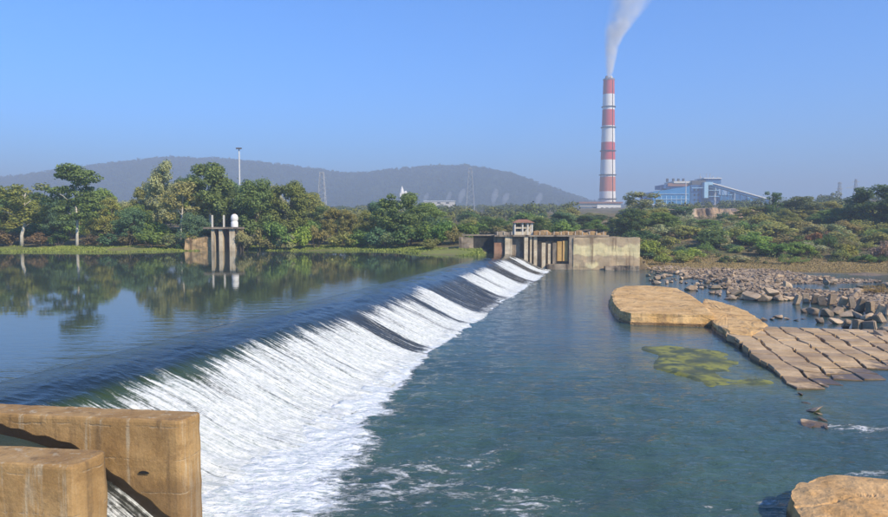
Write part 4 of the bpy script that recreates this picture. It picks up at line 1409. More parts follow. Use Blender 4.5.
for k_, (px, ty, w_, kd) in enumerate(FILL):
    c = [G_OLIVE, G_MID, G_DARK, G_GREY, G_BLUE][(k_ * 2) % 5]
    tree(px, ty, w_, 186 + (k_ * 7) % 16 - (14 if px < 0 else 0), kd, c, CNAME[c] + ' tree in the second row ' + ('beyond the left edge' if px < 0 else 'at the far left' if px < 50 else 'behind the flat topped tree' if px < 110 else 'left of the tall clump' if px < 160 else 'inside the tall clump' if px < 235 else 'behind the broad dark tree' if px < 300 else 'right of the tall clump' if px < 345 else 'behind the large rounded tree'), 'second row of trees on the left bank', k_)
# right
tree(641, 189, 44, 236, 'sparse', G_GREY, 'grey half bare tree beside the foot of the chimney', None, 1, 'bark')
tree(632, 207, 38, 200, 'round', G_DARK, 'dark tree above the right end of the retaining wall', var=1)
tree(656, 207, 34, 225, 'round', G_OLIVE, 'olive tree right of the grey half bare tree', var=2)
tree(800, 195, 40, 240, 'round', (0.05, 0.06, 0.03), 'rounded dull green tree below the end of the conveyor', var=0)
tree(773, 190, 20, 240, 'sparse', G_DARK, 'slim tall tree with open crown near the end of the conveyor', None, 0)
tree(824, 200, 32, 250, 'round', G_OLIVE, 'smaller olive tree right of the rounded dull green tree', var=2)
tree(872, 183, 60, 205, 'round', (0.028, 0.046, 0.020), 'big dark tree at the right edge of the photo', var=1)
tree(906, 190, 60, 200, 'round', G_DARK, 'dark tree just beyond the right edge', var=0)
tree(752, 205, 36, 245, 'round', G_OLIVE, 'olive tree in front of the earth cliff right end', var=2)
tree(588, 215, 36, 235, 'round', G_DARK, 'dark tree below the white building by the chimney', var=0)
tree(560, 213, 40, 215, 'wide', G_MID, 'broad green tree behind the middle of the sluice wall', var=0)
tree(540, 216, 24, 175, 'round', G_DARK, 'small dark tree just right of the red roofed hut', var=1)
tree(492, 212, 40, 200, 'wide', G_DARK, 'dark spreading tree behind the red roofed hut', var=1)

# front shrubs of the left bank (px, Y, h, w, colour, label)
LB = [
    (40, 163, 4.0, 7, (0.095, 0.075, 0.05), 'reddish brown shrub between the two pale trunks'),
    (8, 165, 4.5, 8, (0.10, 0.08, 0.05), 'brownish shrub at the left edge of the grassy bank'),
    (60, 165, 4.6, 6, G_DARK, 'dark shrub left of the flat topped tree trunk'),
    (93, 164, 3.4, 7, (0.08, 0.065, 0.05), 'purple brown shrub right of the flat topped tree trunk'),
    (112, 163, 3.6, 7, G_BLUE, 'dark blue green shrub at the end of the grassy strip'),
    (128, 164, 4.0, 7, (0.085, 0.075, 0.045), 'dull brown shrub beside the end of the grassy strip'),
    (150, 161, 4.8, 8, G_MID, 'green shrub hanging over the water left of the intake'),
    (170, 160.5, 4.0, 7, (0.09, 0.11, 0.06), 'pale leafy shrub at the water left of the intake wall'),
    (186, 160.5, 3.0, 5, G_BLUE, 'low dark shrub at the foot of the intake bank wall'),
    (245, 160, 5.0, 6, G_GREY, 'grey green shrub touching the right side of the intake'),
    (260, 160, 6.0, 7, (0.11, 0.11, 0.06), 'tall pale shrub at the water right of the intake'),
    (276, 160.5, 7.5, 9, (0.07, 0.12, 0.035), 'fresh green shrub at the water below the tall clump'),
    (288, 159.8, 4.2, 6, G_GREY, 'grey shrub with trailing stems at the waterline'),
    (300, 161, 6.5, 7, (0.13, 0.16, 0.04), 'yellow green shrub where the dark clump ends'),
    (316, 164, 6.0, 7, G_BROWN, 'brown shrub right of the yellow green shrub'),
    (342, 164, 4.4, 8, G_OLIVE, 'olive shrub above the little sandy bank'),
    (360, 165, 5.0, 9, G_MID, 'mid green shrub above the little sandy bank'),
    (388, 160, 4.2, 6, (0.08, 0.11, 0.06), 'pale blue green shrub under the large rounded tree'),
    (380, 163, 5.5, 8, G_BLUE, 'dark shrub under the left of the large rounded tree'),
    (408, 161, 5.6, 9, G_DARK, 'very dark shrub under the right of the large rounded tree'),
    (425, 160, 6.0, 9, G_MID, 'green shrub right of the large rounded tree'),
    (440, 158, 6.5, 9, (0.07, 0.11, 0.03), 'bright green shrub above the grassy point'),
    (453, 156, 4.8, 5, G_BROWN, 'brown shrub beside the small broken wall'),
    (430, 150, 2.6, 6, G_OLIVE, 'low olive shrub on the grassy point'),
    (466, 158, 5.5, 8, (0.07, 0.11, 0.03), 'green shrub behind the small broken wall'),
]
for px, Y, h, w, c, lb in LB:
    bush(px, Y, h, w, c, lb, None)
for px, Y, z_, h, w, c, lb in ((191, 159.6, 5.6, 2.4, 5, G_OLIVE, 'olive shrub trailing over the intake bank wall'), (203, 160.6, 6.0, 2.6, 5, G_DARK, 'dark shrub on top of the intake bank wall'), (242, 158.0, 3.4, 5.2, 4.5, G_GREY, 'grey green shrub covering the right side of the intake')):
    bush(px, Y, h, w, c, lb, None).location.z = z_
# scrub behind, left bank
for k in range(100):
    px = rt_.uniform(-40, 610); Y = rt_.uniform(170, 300)
    if 195 < px < 245 and Y < 175: continue
    if 480 < px < 610 and Y < 168: continue
    c = rt_.choice([G_MID, G_OLIVE, G_DARK, G_LIGHT if px > 420 else G_MID, G_BLUE, G_BROWN if rt_.random() < 0.4 else G_OLIVE])
    zn = 'at the far left behind the grassy bank' if px < 140 else 'behind the tall clump by the intake' if px < 310 else 'behind the large rounded tree' if px < 440 else 'behind the sluice wall'
    h = rt_.uniform(4.5, 7.5) if px < 440 else rt_.uniform(4.0, 6.5)
    bush(px, Y, h, rt_.uniform(9, 14), c, CNAME[c] + ' scrub bush ' + ('high up ' if Y > 225 else 'near the water ') + zn, 'scrub ' + zn)
# right bank, distinct shrubs
RB = [
    (664, 148, 3.0, 5, G_LIGHT, 'light green shrub at the foot of the right bank'),
    (690, 158, 3.2, 7, (0.15, 0.19, 0.045), 'bright yellow green shrub above the rubble field'),
    (652, 160, 5.0, 8, (0.13, 0.16, 0.04), 'yellow green shrub beside the end of the retaining wall'),
    (775, 162, 4.2, 12, (0.085, 0.13, 0.03), 'long light green thicket above the dry grass'),
    (800, 160, 4.0, 9, (0.10, 0.15, 0.035), 'rounded light green thicket right of the long one'),
    (750, 175, 4.5, 11, (0.09, 0.135, 0.035), 'fresh green thicket higher on the right bank'),
    (736, 153, 1.8, 6, G_GREY, 'low grey scrub beside the sandy path'),
    (814, 176, 4.4, 6, G_ORANGE, 'rusty orange shrub on the right bank'),
    (826, 168, 4.6, 7, G_DARK, 'dark green shrub beside the rusty orange shrub'),
    (846, 156, 4.0, 7, G_YEL, 'yellow leafed shrub above the dry grass'),
    (833, 182, 4.0, 7, (0.14, 0.075, 0.05), 'dull red brown shrub behind the yellow shrub'),
    (866, 150, 2.2, 5, G_MID, 'small green shrub at the right end of the dry grass'),
    (884, 152, 5.0, 6, (0.17, 0.13, 0.11), 'pinkish dry shrub at the right edge above the grass'),
]
for px, Y, h, w, c, lb in RB:
    bush(px, Y, h, w, c, lb, None)
def rzone(px):
    return 'above the retaining wall end' if px < 685 else 'below the earth cliff' if px < 760 else 'below the end of the conveyor' if px < 835 else 'below the big dark tree'


tk_ = 0
while tk_ < 150:
    px = rt_.uniform(628, 925); Y = rt_.uniform(148, 262)
    x = X_at(px, Y)
    if x < 43.5: continue
    if Y < 165 and 690 < px < 760 and rt_.random() < 0.6: continue
    c = rt_.choice([G_MID, G_OLIVE, G_OLIVE, G_DARK, G_GREY, G_BROWN, G_LIGHT, G_BLUE])
    hh = rt_.uniform(1.6, 3.4) if Y < 172 else rt_.uniform(3.0, 5.2)
    bush(px, Y, hh, hh * rt_.uniform(1.9, 2.8), c, CNAME[c] + ' scrub bush on the ' + ('lower' if Y < 190 else 'upper') + ' right bank ' + rzone(px), 'right bank scrub ' + rzone(px), var=None if rt_.random() < 0.75 else rt_.choice([5, 6]))
    tk_ += 1
tk_ = 0
while tk_ < 60:
    px = rt_.uniform(560, 925); Y = rt_.uniform(205, 330)
    if 680 < px < 770 and Y > 255: continue
    c = rt_.choice([G_MID, G_OLIVE, G_OLIVE, G_DARK, G_GREY, G_BLUE])
    zt_ = rt_.uniform(203, 217) if not 680 < px < 770 else rt_.uniform(219, 230)
    if 566 < px < 634: zt_ = rt_.uniform(214, 221)
    zn = rzone(px) if px > 640 else 'behind the retaining wall'
    tree(px, zt_, rt_.uniform(24, 42) * 230 / Y, Y, rt_.choice(['round', 'wide', 'round']), c, CNAME[c] + ' small tree on the upper right bank ' + zn, 'small trees ' + zn, rt_.randrange(3), name='small_tree')
    tk_ += 1
# reddish reeds among the blocks
bush(872, 290, 1.4, 3.6, (0.15, 0.105, 0.045), 'dry orange reeds behind the leaning blocks', None, Y=93, var=5, name='reeds')
bush(884, 290, 1.6, 3.6, (0.15, 0.11, 0.05), 'dry orange reeds at the right edge behind the blocks', None, Y=92, var=6, name='reeds')


# grass
def blades(name, n, region, h, mat, label, w=0.10):
    r = np.random.default_rng(len(name) * 31 + n)
    X_, Y_ = region(r, n)
    Z_ = ground_z(X_, Y_)
    th = r.uniform(0, 2 * math.pi, len(X_))
    hh = h * r.uniform(0.5, 1.4, len(X_))
    ln = r.normal(0, 0.4, (len(X_), 2)) * hh[:, None]
    B = np.stack([X_, Y_, Z_ - 0.03], -1)
    d = np.stack([np.cos(th), np.sin(th), 0 * th], -1) * (w * r.uniform(0.6, 1.6, len(X_)))[:, None]
    tip = B + np.stack([ln[:, 0], ln[:, 1], hh], -1)
    V = np.stack([B - d, B + d, tip], 1).reshape(-1, 3)
    f = np.arange(len(X_))[:, None] * 3 + np.arange(3)[None, :]
    return tag(obj(name, mesh(V, f, name), mat), label, 'grass', kind='stuff')


def reg_left(r, n):
    x = r.uniform(-125, 11, n); d = r.uniform(0, 1, n) ** 1.3 * 12
    y = shoreY(x) + d
    k = (fbm(x * 0.07, y * 0.07, 3, 23) > 0.38)
    return x[k], y[k]


def reg_right(r, n):
    x = r.uniform(43, 125, n); d = r.uniform(0, 1, n) ** 1.1 * 30
    y = shoreY(x) + d
    k = (fbm(x * 0.1, y * 0.1, 3, 29) > 0.32)
    return x[k], y[k]


blades('grass', 26000, reg_left, 0.30, M['grass'], 'short bright green grass along the left bank')
blades('dry_grass', 30000, reg_right, 0.20, M['drygrass'], 'dry tan grass on the flat of the right bank')

# far woods and forest on the hills: masses of leaf clusters
def mass(name, centres, hs, per, size, mat, label, seed):
    r = np.random.default_rng(seed)
    n = len(centres)
    idx = np.repeat(np.arange(n), per)
    d = r.normal(size=(len(idx), 3)); d /= np.linalg.norm(d, axis=1, keepdims=True)
    rad = (0.55 + 0.45 * r.random(len(idx)))[:, None]
    hsx = hs[idx][:, None]
    P = centres[idx] + d * rad * hsx * np.array([0.55, 0.55, 0.48]) + np.array([0, 0, 0.45]) * hsx
    V, f = leaf_quads(P, d + np.array([0, 0, 0.5]) + r.normal(size=d.shape) * 0.6, size, r, 1.2)
    return tag(obj(name, mesh(V, f, name), mat), label, 'woodland', kind='stuff')


r = np.random.default_rng(4)
n = 1500
Yw = r.uniform(0, 1, n) ** 0.8 * 750 + 300
pxw = r.uniform(-60, 960, n)
Xw = (pxw - 444) / F * Yw
keep = ~((pxw > 640) & (pxw < 800) & (Yw > 620)) & ~((pxw > 675) & (pxw < 775) & (Yw < 345)) & ~((np.abs(pxw - 602) < 30) & (Yw > 330))
Xw, Yw = Xw[keep], Yw[keep]
mass('distant_woods', np.stack([Xw, Yw, ground_z(Xw, Yw)], -1), r.uniform(4.0, 8.5, len(Xw)), 130, 1.1, M['farleaf'], 'distant woods between the river and the hills', 5)
n = 6500
Xh = r.uniform(-2100, 900, n); Yh = r.uniform(1950, 2800, n)
Xh2 = r.uniform(-2100, 900, 900); Yh2 = 2750 + r.normal(0, 20, 900)
Xh, Yh = np.concatenate([Xh, Xh2]), np.concatenate([Yh, Yh2])
k = np.abs(Xh / Yh * F + 444 - 400) < 620
Xh, Yh = Xh[k], Yh[k]
mass('hill_forest', np.stack([Xh, Yh, hill_z(Xh, Yh) - 2], -1), r.uniform(8, 20, len(Xh)), 20, 6.5, M['farleaf'], 'hazy forest covering the far hills', 6)
bpy.data.objects['hill_forest'].data.materials.clear()
bpy.data.objects['hill_forest'].data.materials.append(M['hill'])

n = 1500
px_u = r.uniform(430, 940, n); Yu = r.uniform(148, 300, n)
Xu = (px_u - 444) / F * Yu
k = (Yu - shoreY(Xu) > 14) & ((Xu > 43) | (Yu > 152)) & (fbm(Xu * 0.08, Yu * 0.06, 3, 77) > 0.42) & ~((px_u > 680) & (px_u < 772) & (Yu > 284))
Xu, Yu = Xu[k], Yu[k]
mass('undergrowth', np.stack([Xu, Yu, ground_z(Xu, Yu) - 0.3], -1), r.uniform(0.9, 2.4, len(Xu)), 70, 0.26, M['undergrowth'], 'low dry undergrowth covering the right bank', 9)

# eroded earth cliff below the power station
ey = 292.0
nx_, nz_ = 120, 14
xs = np.linspace(X_at(684, ey), X_at(768, ey), nx_)
V = []
for j in range(nz_):
    q = j / (nz_ - 1)
    for x in xs:
        top = at_y(700, 209.5, ey).z + 1.0 * (fbm(np.array([x * 0.25]), np.array([0.0]), 3, 7)[0] - 0.5) * 3
        zb = 9.0
        z = zb + (top - zb) * q
        gull = (fbm(np.array([x * 0.35]), np.array([z * 0.12]), 4, 8)[0] - 0.5) * 5
        V.append((x, ey - 3.0 * (1 - q) - gull * (0.4 + 0.6 * q), z))
for x in xs: V.append((x, ey + 30, at_y(700, 209, ey).z + 0.6))
mb = MB().add(V, [tuple(f_) for f_ in grid_faces(nz_ + 1, nx_)])
tag(obj('earth_cliff', mb.mesh('earth_cliff'), M['earth']), 'structure of pale bare earth cliff', None, kind='structure')

# ------------------------------------------------------------------ chimney
CY = 1000.0
cz = lambda py: at_y(608, py, CY).z
cx = at_y(608, 150, CY).x
gb = gz(cx, CY)
ch = thing('chimney', 'tall red and white banded chimney smoking behind the trees', 'chimney', (cx, CY, gb))


def crad(z):
    return float(np.interp(z, [gb, cz(205), cz(150), cz(81)], [12.8, 12.0, 10.0, 7.9]))


def ringpart(name, z0, z1, r0, r1, mat, parent=ch, n=40, smooth=True):
    mb = MB(); mb.tube([(cx, CY, z0), (cx, CY, z1)], [r0, r1], n, True)
    me_o = part(name, mb, mat, parent, 0.0, False)
    return me_o


edges = [(80.5, 94.5, 'stack_red'), (94.5, 110, 'stack_white'), (110, 126, 'stack_red'), (126, 142.5, 'stack_white'), (142.5, 160, 'stack_red'), (160, 177, 'stack_white'), (177, 191.5, 'stack_orange'), (191.5, 206, 'stack_white')]
for y0, y1, mt in edges:
    ringpart('painted_band', cz(y1), cz(y0), crad(cz(y1)), crad(cz(y0)), M[mt])
ringpart('base', gb - 2, cz(206), 13.2, crad(cz(206)), M['stack_white'])
ringpart('cap', cz(80.5), cz(79), crad(cz(80)) + 0.5, crad(cz(80)) + 0.3, M['stack_top'])
for py in (107, 127.5, 151, 175, 199):
    rr = crad(cz(py))
    ringpart('platform', cz(py) - 0.5, cz(py) + 0.5, rr + 1.6, rr + 1.6, M['dark_steel'])
lb_ = MB(); lb_.tube([(cx + crad(z_) * 0.45, CY - crad(z_) * 0.93, z_) for z_ in np.linspace(gb, cz(81), 8)], [0.5] * 8, 4)
part('ladder', lb_, M['dark_steel'], ch)
for dx in (-3.2, 3.0):
    mb = MB(); mb.tube([(cx + dx, CY, cz(79)), (cx + dx, CY, cz(76.2))], [2.2, 2.2], 16)
    part('flue', mb, M['offwhite'] if dx > 0 else M['stack_top'], ch)

# smoke plume: volume in a bent widening tube
ctr = [(609.5, 77.5, 2.2), (609.8, 70, 3.2), (610.5, 60, 4.4), (611.5, 50, 5.4), (613.5, 40, 7), (617, 30, 9.5), (622, 20, 12), (627, 10, 14.5), (631, 0, 17), (637, -14, 21), (643, -26, 24)]
mb = MB(); mb.tube([at_y(px, py, CY) for px, py, r_ in ctr], [r_ * 1.5 / F * CY for px, py, r_ in ctr], 16)
vm = bpy.data.materials.new('smoke'); vm.use_nodes = True
t_ = vm.node_tree; t_.nodes.remove(t_.nodes['Principled BSDF'])
vol = t_.nodes.new('ShaderNodeVolumePrincipled'); vol.inputs['Color'].default_value = (0.99, 0.99, 0.99, 1)
vol.inputs['Anisotropy'].default_value = 0.0
gp = t_.nodes.new('ShaderNodeNewGeometry')
nz = t_.nodes.new('ShaderNodeTexNoise'); nz.inputs['Scale'].default_value = 0.055; nz.inputs['Detail'].default_value = 4; nz.inputs['Roughness'].default_value = 0.6
mr = t_.nodes.new('ShaderNodeMapRange'); mr.inputs[1].default_value = 0.34; mr.inputs[2].default_value = 0.66; mr.inputs[4].default_value = 1.0
sp = t_.nodes.new('ShaderNodeSeparateXYZ')
mz = t_.nodes.new('ShaderNodeMapRange'); mz.inputs[1].default_value = cz(77); mz.inputs[2].default_value = cz(10); mz.inputs[3].default_value = 0.8; mz.inputs[4].default_value = 0.09
mm = t_.nodes.new('ShaderNodeMath'); mm.operation = 'MULTIPLY'
t_.links.new(gp.outputs['Position'], nz.inputs['Vector']); t_.links.new(nz.outputs[0], mr.inputs[0])
t_.links.new(gp.outputs['Position'], sp.inputs[0]); t_.links.new(sp.outputs[2], mz.inputs[0])
t_.links.new(mr.outputs[0], mm.inputs[0]); t_.links.new(mz.outputs[0], mm.inputs[1]); t_.links.new(mm.outputs[0], vol.inputs['Density'])
zr = (at_y(609, 77.5, CY).z, at_y(643, -26, CY).z)
zn = t_.nodes.new('ShaderNodeMapRange'); zn.inputs[1].default_value = zr[0]; zn.inputs[2].default_value = zr[1]
t_.links.new(sp.outputs[2], zn.inputs[0])
def curve(vals):
    fc = t_.nodes.new('ShaderNodeFloatCurve'); cu = fc.mapping.curves[0]
    lo, hi = min(vals), max(vals)
    for i_, ((px, py, r_), v) in enumerate(zip(ctr, vals)):
        q = ((at_y(px, py, CY).z - zr[0]) / (zr[1] - zr[0]), (v - lo) / (hi - lo))
        if i_ == 0: cu.points[0].location = q
        elif i_ == len(ctr) - 1: cu.points[-1].location = q
        else: cu.points.new(*q)
    fc.mapping.update()
    t_.links.new(zn.outputs[0], fc.inputs['Value'])
    k_ = t_.nodes.new('ShaderNodeMath'); k_.operation = 'MULTIPLY_ADD'; k_.inputs[1].default_value = hi - lo; k_.inputs[2].default_value = lo
    t_.links.new(fc.outputs[0], k_.inputs[0])
    return k_.outputs[0]
def mth(op, a, b_=None):
    k_ = t_.nodes.new('ShaderNodeMath'); k_.operation = op
    for i_, v in ((0, a), (1, b_)):
        if v is None: continue
        if isinstance(v, (int, float)): k_.inputs[i_].default_value = v
        else: t_.links.new(v, k_.inputs[i_])
    return k_.outputs[0]
xc = curve([at_y(px, py, CY).x for px, py, r_ in ctr]); rc = curve([r_ * 1.5 / F * CY for px, py, r_ in ctr])
ddx = mth('SUBTRACT', sp.outputs[0], xc); ddy = mth('SUBTRACT', sp.outputs[1], CY)
dist_ = mth('DIVIDE', mth('SQRT', mth('ADD', mth('MULTIPLY', ddx, ddx), mth('MULTIPLY', ddy, ddy))), rc)
fo = t_.nodes.new('ShaderNodeMapRange'); fo.interpolation_type = 'SMOOTHSTEP'; fo.inputs[1].default_value = 0.15; fo.inputs[2].default_value = 0.95; fo.inputs[3].default_value = 1.0; fo.inputs[4].default_value = 0.0
t_.links.new(dist_, fo.inputs[0])
t_.links.new(mth('MULTIPLY', mm.outputs[0], fo.outputs[0]), vol.inputs['Density'])
t_.links.new(vol.outputs[0], t_.nodes['Material Output'].inputs['Volume'])
sm = obj('smoke', mb.mesh('smoke', True), vm)
tag(sm, 'white smoke plume rising from the chimney', 'smoke', kind='stuff')
vm.cycles.volume_step_rate = 1.0 if hasattr(vm.cycles, 'volume_step_rate') else 1.0

# white hall at the chimney foot
wy = 960.0
wb_ = thing('white_hall', 'long white hall with a thin red roof at the chimney foot', 'building', (at_y(608, 205, wy).x, wy, gz(at_y(608, 205, wy).x, wy)))


def pbox(parent, name, x0, x1, y0, y1, Y, depth, mat):
    a, b_ = at_y(x0, y1, Y), at_y(x1, y0, Y)
    return part(name, MB().box(((a.x + b_.x) / 2, Y + depth / 2, (a.z + b_.z) / 2), (b_.x - a.x, depth, b_.z - a.z)), mat, parent)


pbox(wb_, 'wall', 597, 621, 203.5, 215, wy, 30, M['white'])
pbox(wb_, 'roof', 579, 623, 201.8, 203.4, wy - 2, 34, M['roof_red'])
pbox(wb_, 'wing', 580, 596.8, 203.5, 206.5, wy + 1, 28, M['offwhite'])
for x in (601, 606, 611, 616):
    pbox(wb_, 'window', x, x + 2.4, 207.5, 210, wy - 0.3, 1.0, M['dark_open'])

# power station
PY = 900.0
gp_z = gz(at_y(690, 207, PY).x, PY)
pw = thing('power_station', 'blue clad power station halls right of the chimney', 'power station', (at_y(690, 207, PY).x, PY, gp_z))
a = [at_y(653, 192, PY), at_y(690, 186, PY), at_y(690, 215, PY), at_y(653, 215, PY)]
mb = MB(); mb.add([tuple(p_) for p_ in a] + [(p_.x, p_.y + 60, p_.z) for p_ in a], [(0, 1, 2, 3), (7, 6, 5, 4), (0, 4, 5, 1), (1, 5, 6, 2), (2, 6, 7, 3), (3, 7, 4, 0)])
part('turbine_hall', mb, M['blue_a'], pw)
pbox(pw, 'boiler_block', 690.3, 702, 185, 215, PY + 4, 50, M['blue_b'])
pbox(pw, 'upper_floor', 664, 690, 184.5, 188.5, PY + 12, 40, M['blue_b'])
pbox(pw, 'red_wall', 668, 692, 183.2, 186.2, PY + 10, 1.8, M['roof_red'])
pbox(pw, 'roof', 674, 697, 181.2, 183.2, PY + 9, 40, M['offwhite'])
for x in (667, 673, 678, 683):
    pbox(pw, 'roof_vent', x, x + 1.6, 178.5, 182, PY + 20, 4, M['dark_steel'])
pbox(pw, 'boiler_house', 692, 706, 180.5, 185, PY + 6, 40, M['dark_steel'])
pbox(pw, 'tower', 704.3, 708.5, 182, 198, PY - 2, 8, M['blue_c'])
pbox(pw, 'tower_arm', 708.6, 713, 182, 185, PY - 2, 8, M['blue_c'])
pbox(pw, 'bunker_house', 706, 721, 178.8, 183.5, PY + 10, 30, M['blue_b'])
pbox(pw, 'bunker_roof', 704, 722, 177.8, 178.7, PY + 8, 34, M['pale_steel'])
pbox(pw, 'bunker_wall', 709, 719, 185.5, 215, PY + 12, 30, M['blue_b'])
for x in (700, 706.5, 710):
    pbox(pw, 'roof_mast', x, x + 0.5, 173.5, 179, PY + 14, 0.8, M['steel'])
for k, x in enumerate(range(656, 690, 5)):
    pbox(pw, 'cladding_band', x, x + 0.8, 196, 206, PY - 0.5, 0.4, M['blue_c'])
pbox(pw, 'low_shed', 655, 668, 206, 214, PY - 40, 20, M['offwhite'])
pbox(pw, 'shed_roof', 652, 668.6, 204, 205.8, PY - 44, 30, M['pale_steel'])
for x in (694, 697.5):
    for y in (189, 194, 199):
        pbox(pw, 'window', x, x + 1.6, y, y + 1.6, PY + 3.4, 0.5, M['dark_open'])
for x0, x1, y0, y1 in ((692, 703, 187.5, 188.1), (656, 689, 199.0, 199.5), (658, 689, 193.6, 194.0), (709, 719, 190, 190.5), (709, 719, 196, 196.5)):
    pbox(pw, 'girder', x0, x1, y0, y1, PY - 1.2, 0.8, M['blue_c'])
for x, y0, r_ in ((661, 187, 1.0), (700.5, 176.5, 1.1), (713, 176, 0.8), (717.5, 176.8, 0.8)):
    mb = MB().tube([at_y(x, y0 + 7, PY + 22), at_y(x, y0, PY + 22)], [r_, r_], 8)
    part('vent_pipe', mb, M['steel'], pw)
cvw = thing('coal_conveyor', 'long sloping conveyor gallery with white roof and blue trestles', 'conveyor', (at_y(755, 200, PY).x, PY, gp_z))
p0, p1 = at_y(712, 183.5, PY), at_y(792, 206, PY)


def slope_beam(dz0, dz1, y0, y1, mat, name):
    mb = MB()
    V = [(p0.x, y0, p0.z + dz0), (p1.x, y0, p1.z + dz0), (p1.x, y0, p1.z + dz1), (p0.x, y0, p0.z + dz1)]
    V += [(x, y1, z) for x, _, z in V]
    mb.add(V, [(0, 1, 2, 3), (7, 6, 5, 4), (0, 4, 5, 1), (1, 5, 6, 2), (2, 6, 7, 3), (3, 7, 4, 0)])
    part(name, mb, mat, cvw)


slope_beam(-3.2, -0.2, PY, PY + 7, M['blue_b'], 'gallery')
slope_beam(-0.15, 1.1, PY - 1, PY + 8, M['white'], 'roof')
for k in range(11):
    x_ = 716 + k * 6.4
    q = (x_ - 712) / 80.0
    zt = p0.z + (p1.z - p0.z) * q - 3.3
    X_ = at_y(x_, 200, PY).x
    mb = MB()
    mb.tube([(X_ - 0.6, PY + 1, gp_z - 3), (X_ - 0.2, PY + 1, zt)], [0.55, 0.45], 5)
    mb.tube([(X_ + 0.6, PY + 6, gp_z - 3), (X_ + 0.2, PY + 6, zt)], [0.55, 0.45], 5)
    part('trestle_leg', mb, M['pale_steel'] if k % 3 == 0 else M['blue_a'], cvw)
    if k:
        mb = MB(); mb.tube([(X_, PY + 1, gp_z + (zt - gp_z) * 0.25), (Xl, PY + 1, zl - 1)], [0.35, 0.35], 5)
        mb.tube([(X_, PY + 1, gp_z + (zt - gp_z) * 0.6), (Xl, PY + 1, gp_z + (zt - gp_z) * 0.6)], [0.35, 0.35], 5)
        part('brace', mb, M['blue_a'], cvw)
    Xl, zl = X_, zt
sh = thing('conveyor_shed', 'low blue sheds under the conveyor gallery', 'shed', (at_y(745, 205, PY).x, PY + 20, gp_z))
for x0, x1, y0, mt in ((720, 732, 195, 'blue_b'), (733, 747, 192, 'blue_b'), (748, 757, 198, 'blue_a'), (758, 770, 199, 'blue_b')):
    pbox(sh, 'shed_block', x0, x1, y0, 215, PY + 24, 16, M[mt])
    pbox(sh, 'shed_roof', x0 - 0.4, x1 + 0.4, y0 - 0.7, y0 - 0.05, PY + 23, 18, M['blue_c'])

# lattice pylons and masts
def pylon(px, topy, Y, basey, wtop, wbase, label, arms=(), mat='pale_steel', th=0.16):
    b_ = at_y(px, basey, Y); tp = at_y(px, topy, Y)
    z0 = min(gz(b_.x, Y), b_.z)
    o = thing('power_pylon', label, 'pylon', (b_.x, Y, z0), 0, 'lattice pylons')
    H = tp.z - z0
    wt, wbs = wtop / F * Y / 2, wbase / F * Y / 2
    hw = lambda q: wbs + (wt - wbs) * q
    for sx in (-1, 1):
        for sy in (-1, 1):
            mb = MB(); mb.tube([(b_.x + sx * wbs, Y + sy * wbs, z0), (b_.x + sx * wt, Y + sy * wt, tp.z)], [th * 1.4, th], 4)
            part('leg', mb, M[mat], o)
    mb = MB()
    nseg = 9
    for k in range(nseg):
        q0, q1 = k / nseg, (k + 1) / nseg
        for (ax, ay, bx, by) in ((-1, -1, 1, -1), (1, -1, -1, -1), (1, -1, 1, 1), (-1, 1, -1, -1), (-1, 1, 1, 1), (1, 1, -1, 1)):
            mb.tube([(b_.x + ax * hw(q0), Y + ay * hw(q0), z0 + H * q0), (b_.x + bx * hw(q1), Y + by * hw(q1), z0 + H * q1)], [th * 0.55] * 2, 3, False)
    part('bracing', mb, M[mat], o)
    for q, L in arms:
        z = z0 + H * q
        L = L / F * Y / 2
        mb = MB().tube([(b_.x - L, Y, z), (b_.x, Y, z + L * 0.25), (b_.x + L, Y, z)], [th * 0.6, th, th * 0.6], 4)
        mb.tube([(b_.x - L, Y, z), (b_.x + L, Y, z)], [th * 0.7] * 2, 4)
        part('cross_arm', mb, M[mat], o)
    return o


pylon(322, 172, 420, 207, 3.6, 9.0, 'pale lattice pylon in front of the hill left of centre', ((0.98, 5),), mat='steel', th=0.15)
pylon(470, 168, 560, 204, 2.6, 9.0, 'pale lattice pylon in front of the hill right of centre', ((0.9, 6), (0.99, 4)), mat='steel', th=0.19)
pylon(839, 182, 620, 209, 1.5, 4.0, 'thin hazy pylon with cross arms left of the big dark tree', ((0.55, 8), (0.75, 7), (0.95, 5)), 'steel', 0.2)
pylon(855, 179, 650, 209, 1.2, 4.0, 'thinner hazy pylon nearest the big dark tree', ((0.7, 20), (0.9, 8)), 'steel', 0.2)


def mast(px, topy, Y, label, r_, head=True):
    tp = at_y(px, topy, Y)
    z0 = gz(tp.x, Y)
    o = thing('lamp_mast', label, 'mast', (tp.x, Y, z0), 0, 'tall masts')
    part('pole', MB().tube([(tp.x, Y, z0), (tp.x, Y, tp.z)], [r_ * 1.6, r_], 8), M['pale_steel'], o)
    if head:
        mb = MB().box((tp.x, Y, tp.z + 0.3), (2.4, 1.6, 0.5))
        for k in (-1, 0, 1): mb.box((tp.x + k * 0.9, Y - 0.9, tp.z + 0.1), (0.6, 0.3, 0.6))
        part('lamp_head', mb, M['dark_steel'], o)


mast(239, 149, 330, 'tall white floodlight mast above the left bank trees', 0.30)
mast(686, 181, 700, 'thin pale mast in front of the power station', 0.35, False)
mast(774, 204, 245, 'thin pole among the trees below the conveyor', 0.10, False)

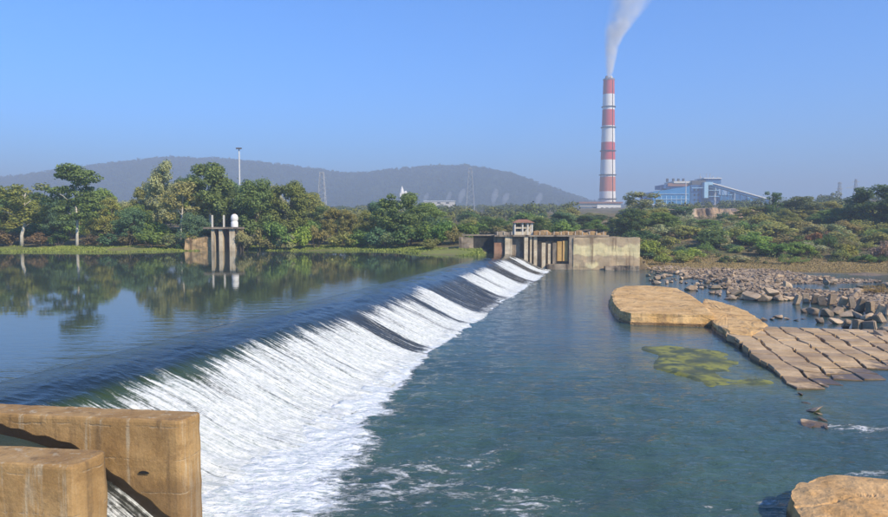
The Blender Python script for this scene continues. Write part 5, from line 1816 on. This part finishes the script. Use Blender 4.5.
# far low buildings under the hill
for (x0, x1, y0, y1, Y, lb) in ((424, 455, 201.5, 204.5, 1150, 'long low white building at the foot of the hill'), (548, 556, 206.5, 210, 900, 'small pale house among the far trees'), (834, 846, 207, 210, 820, 'low pale shed beside the thin pylons')):
    a = at_y((x0 + x1) / 2, y1, Y)
    o = thing('far_building', lb, 'building', (a.x, Y, gz(a.x, Y)))
    pbox(o, 'wall', x0, x1, y0, y1 + 4, Y, 14, M['offwhite'])
    pbox(o, 'roof', x0 - 0.6, x1 + 0.6, y0 - 0.8, y0 - 0.05, Y - 1, 16, M['pale_steel'])
    w_ = (x1 - x0)
    for k in range(3):
        pbox(o, 'window', x0 + w_ * (0.15 + 0.28 * k), x0 + w_ * (0.25 + 0.28 * k), y0 + 0.8, y0 + 2.0, Y - 0.4, 1.0, M['dark_open'])
a = at_y(404, 196, 1000)
o = thing('white_shrine', 'small white spired building showing above the large rounded tree', 'building', (a.x, 1000, gz(a.x, 1000)))
pbox(o, 'wall', 400, 407, 193, 215, 1000, 9, M['white'])
mb = MB().tube([at_y(402, 193, 1004), at_y(402, 190, 1004), at_y(402, 186, 1004)], [3.2, 2.4, 0.2], 8)
part('spire', mb, M['white'], o)
mb = MB().tube([at_y(405.6, 193, 1004), at_y(405.6, 191, 1004)], [2.6, 1.2], 8)
part('dome', mb, M['white'], o)

# thin smoke rising at the foot of the hill
for k, (px, y0, y1, w_) in enumerate(((447, 203, 192, 3), (460, 203, 189, 4), (493, 204, 189, 4), (504, 204, 193, 4), (537, 206, 193, 4), (424, 204, 193, 3))):
    Yk = 1450 + 30 * k
    pts = [at_y(px, y0, Yk), at_y(px + 0.5, y0 * 0.7 + y1 * 0.3, Yk), at_y(px + 2, y0 * 0.4 + y1 * 0.6, Yk), at_y(px + 4, y1, Yk)]
    mb = MB().tube(pts, [w_ * 0.4 / F * Yk, w_ * 0.7 / F * Yk, w_ * 0.9 / F * Yk, w_ * 0.5 / F * Yk], 10)
    if k == 0:
        wm_ = bpy.data.materials.new('thin_smoke'); wm_.use_nodes = True
        t_ = wm_.node_tree; t_.nodes.remove(t_.nodes['Principled BSDF'])
        v_ = t_.nodes.new('ShaderNodeVolumePrincipled'); v_.inputs['Color'].default_value = (0.9, 0.9, 0.92, 1); v_.inputs['Density'].default_value = 0.03
        t_.links.new(v_.outputs[0], t_.nodes['Material Output'].inputs['Volume'])
    tag(obj('smoke', mb.mesh('smoke', True), wm_), 'thin pale smoke rising at the foot of the hill', 'smoke', kind='stuff')

# ------------------------------------------------------------------ haze
hz = MB().box((0, 2650, 175), (12400, 7000, 360))
hm = bpy.data.materials.new('haze'); hm.use_nodes = True
t_ = hm.node_tree; t_.nodes.remove(t_.nodes['Principled BSDF'])
v_ = t_.nodes.new('ShaderNodeVolumePrincipled')
v_.inputs['Color'].default_value = (0.50, 0.60, 0.74, 1)
v_.inputs['Density'].default_value = 0.00055
v_.inputs['Anisotropy'].default_value = 0.0
t_.links.new(v_.outputs[0], t_.nodes['Material Output'].inputs['Volume'])
tag(obj('haze', hz.mesh('haze'), hm), 'pale blue haze filling the valley air', 'haze', kind='stuff')
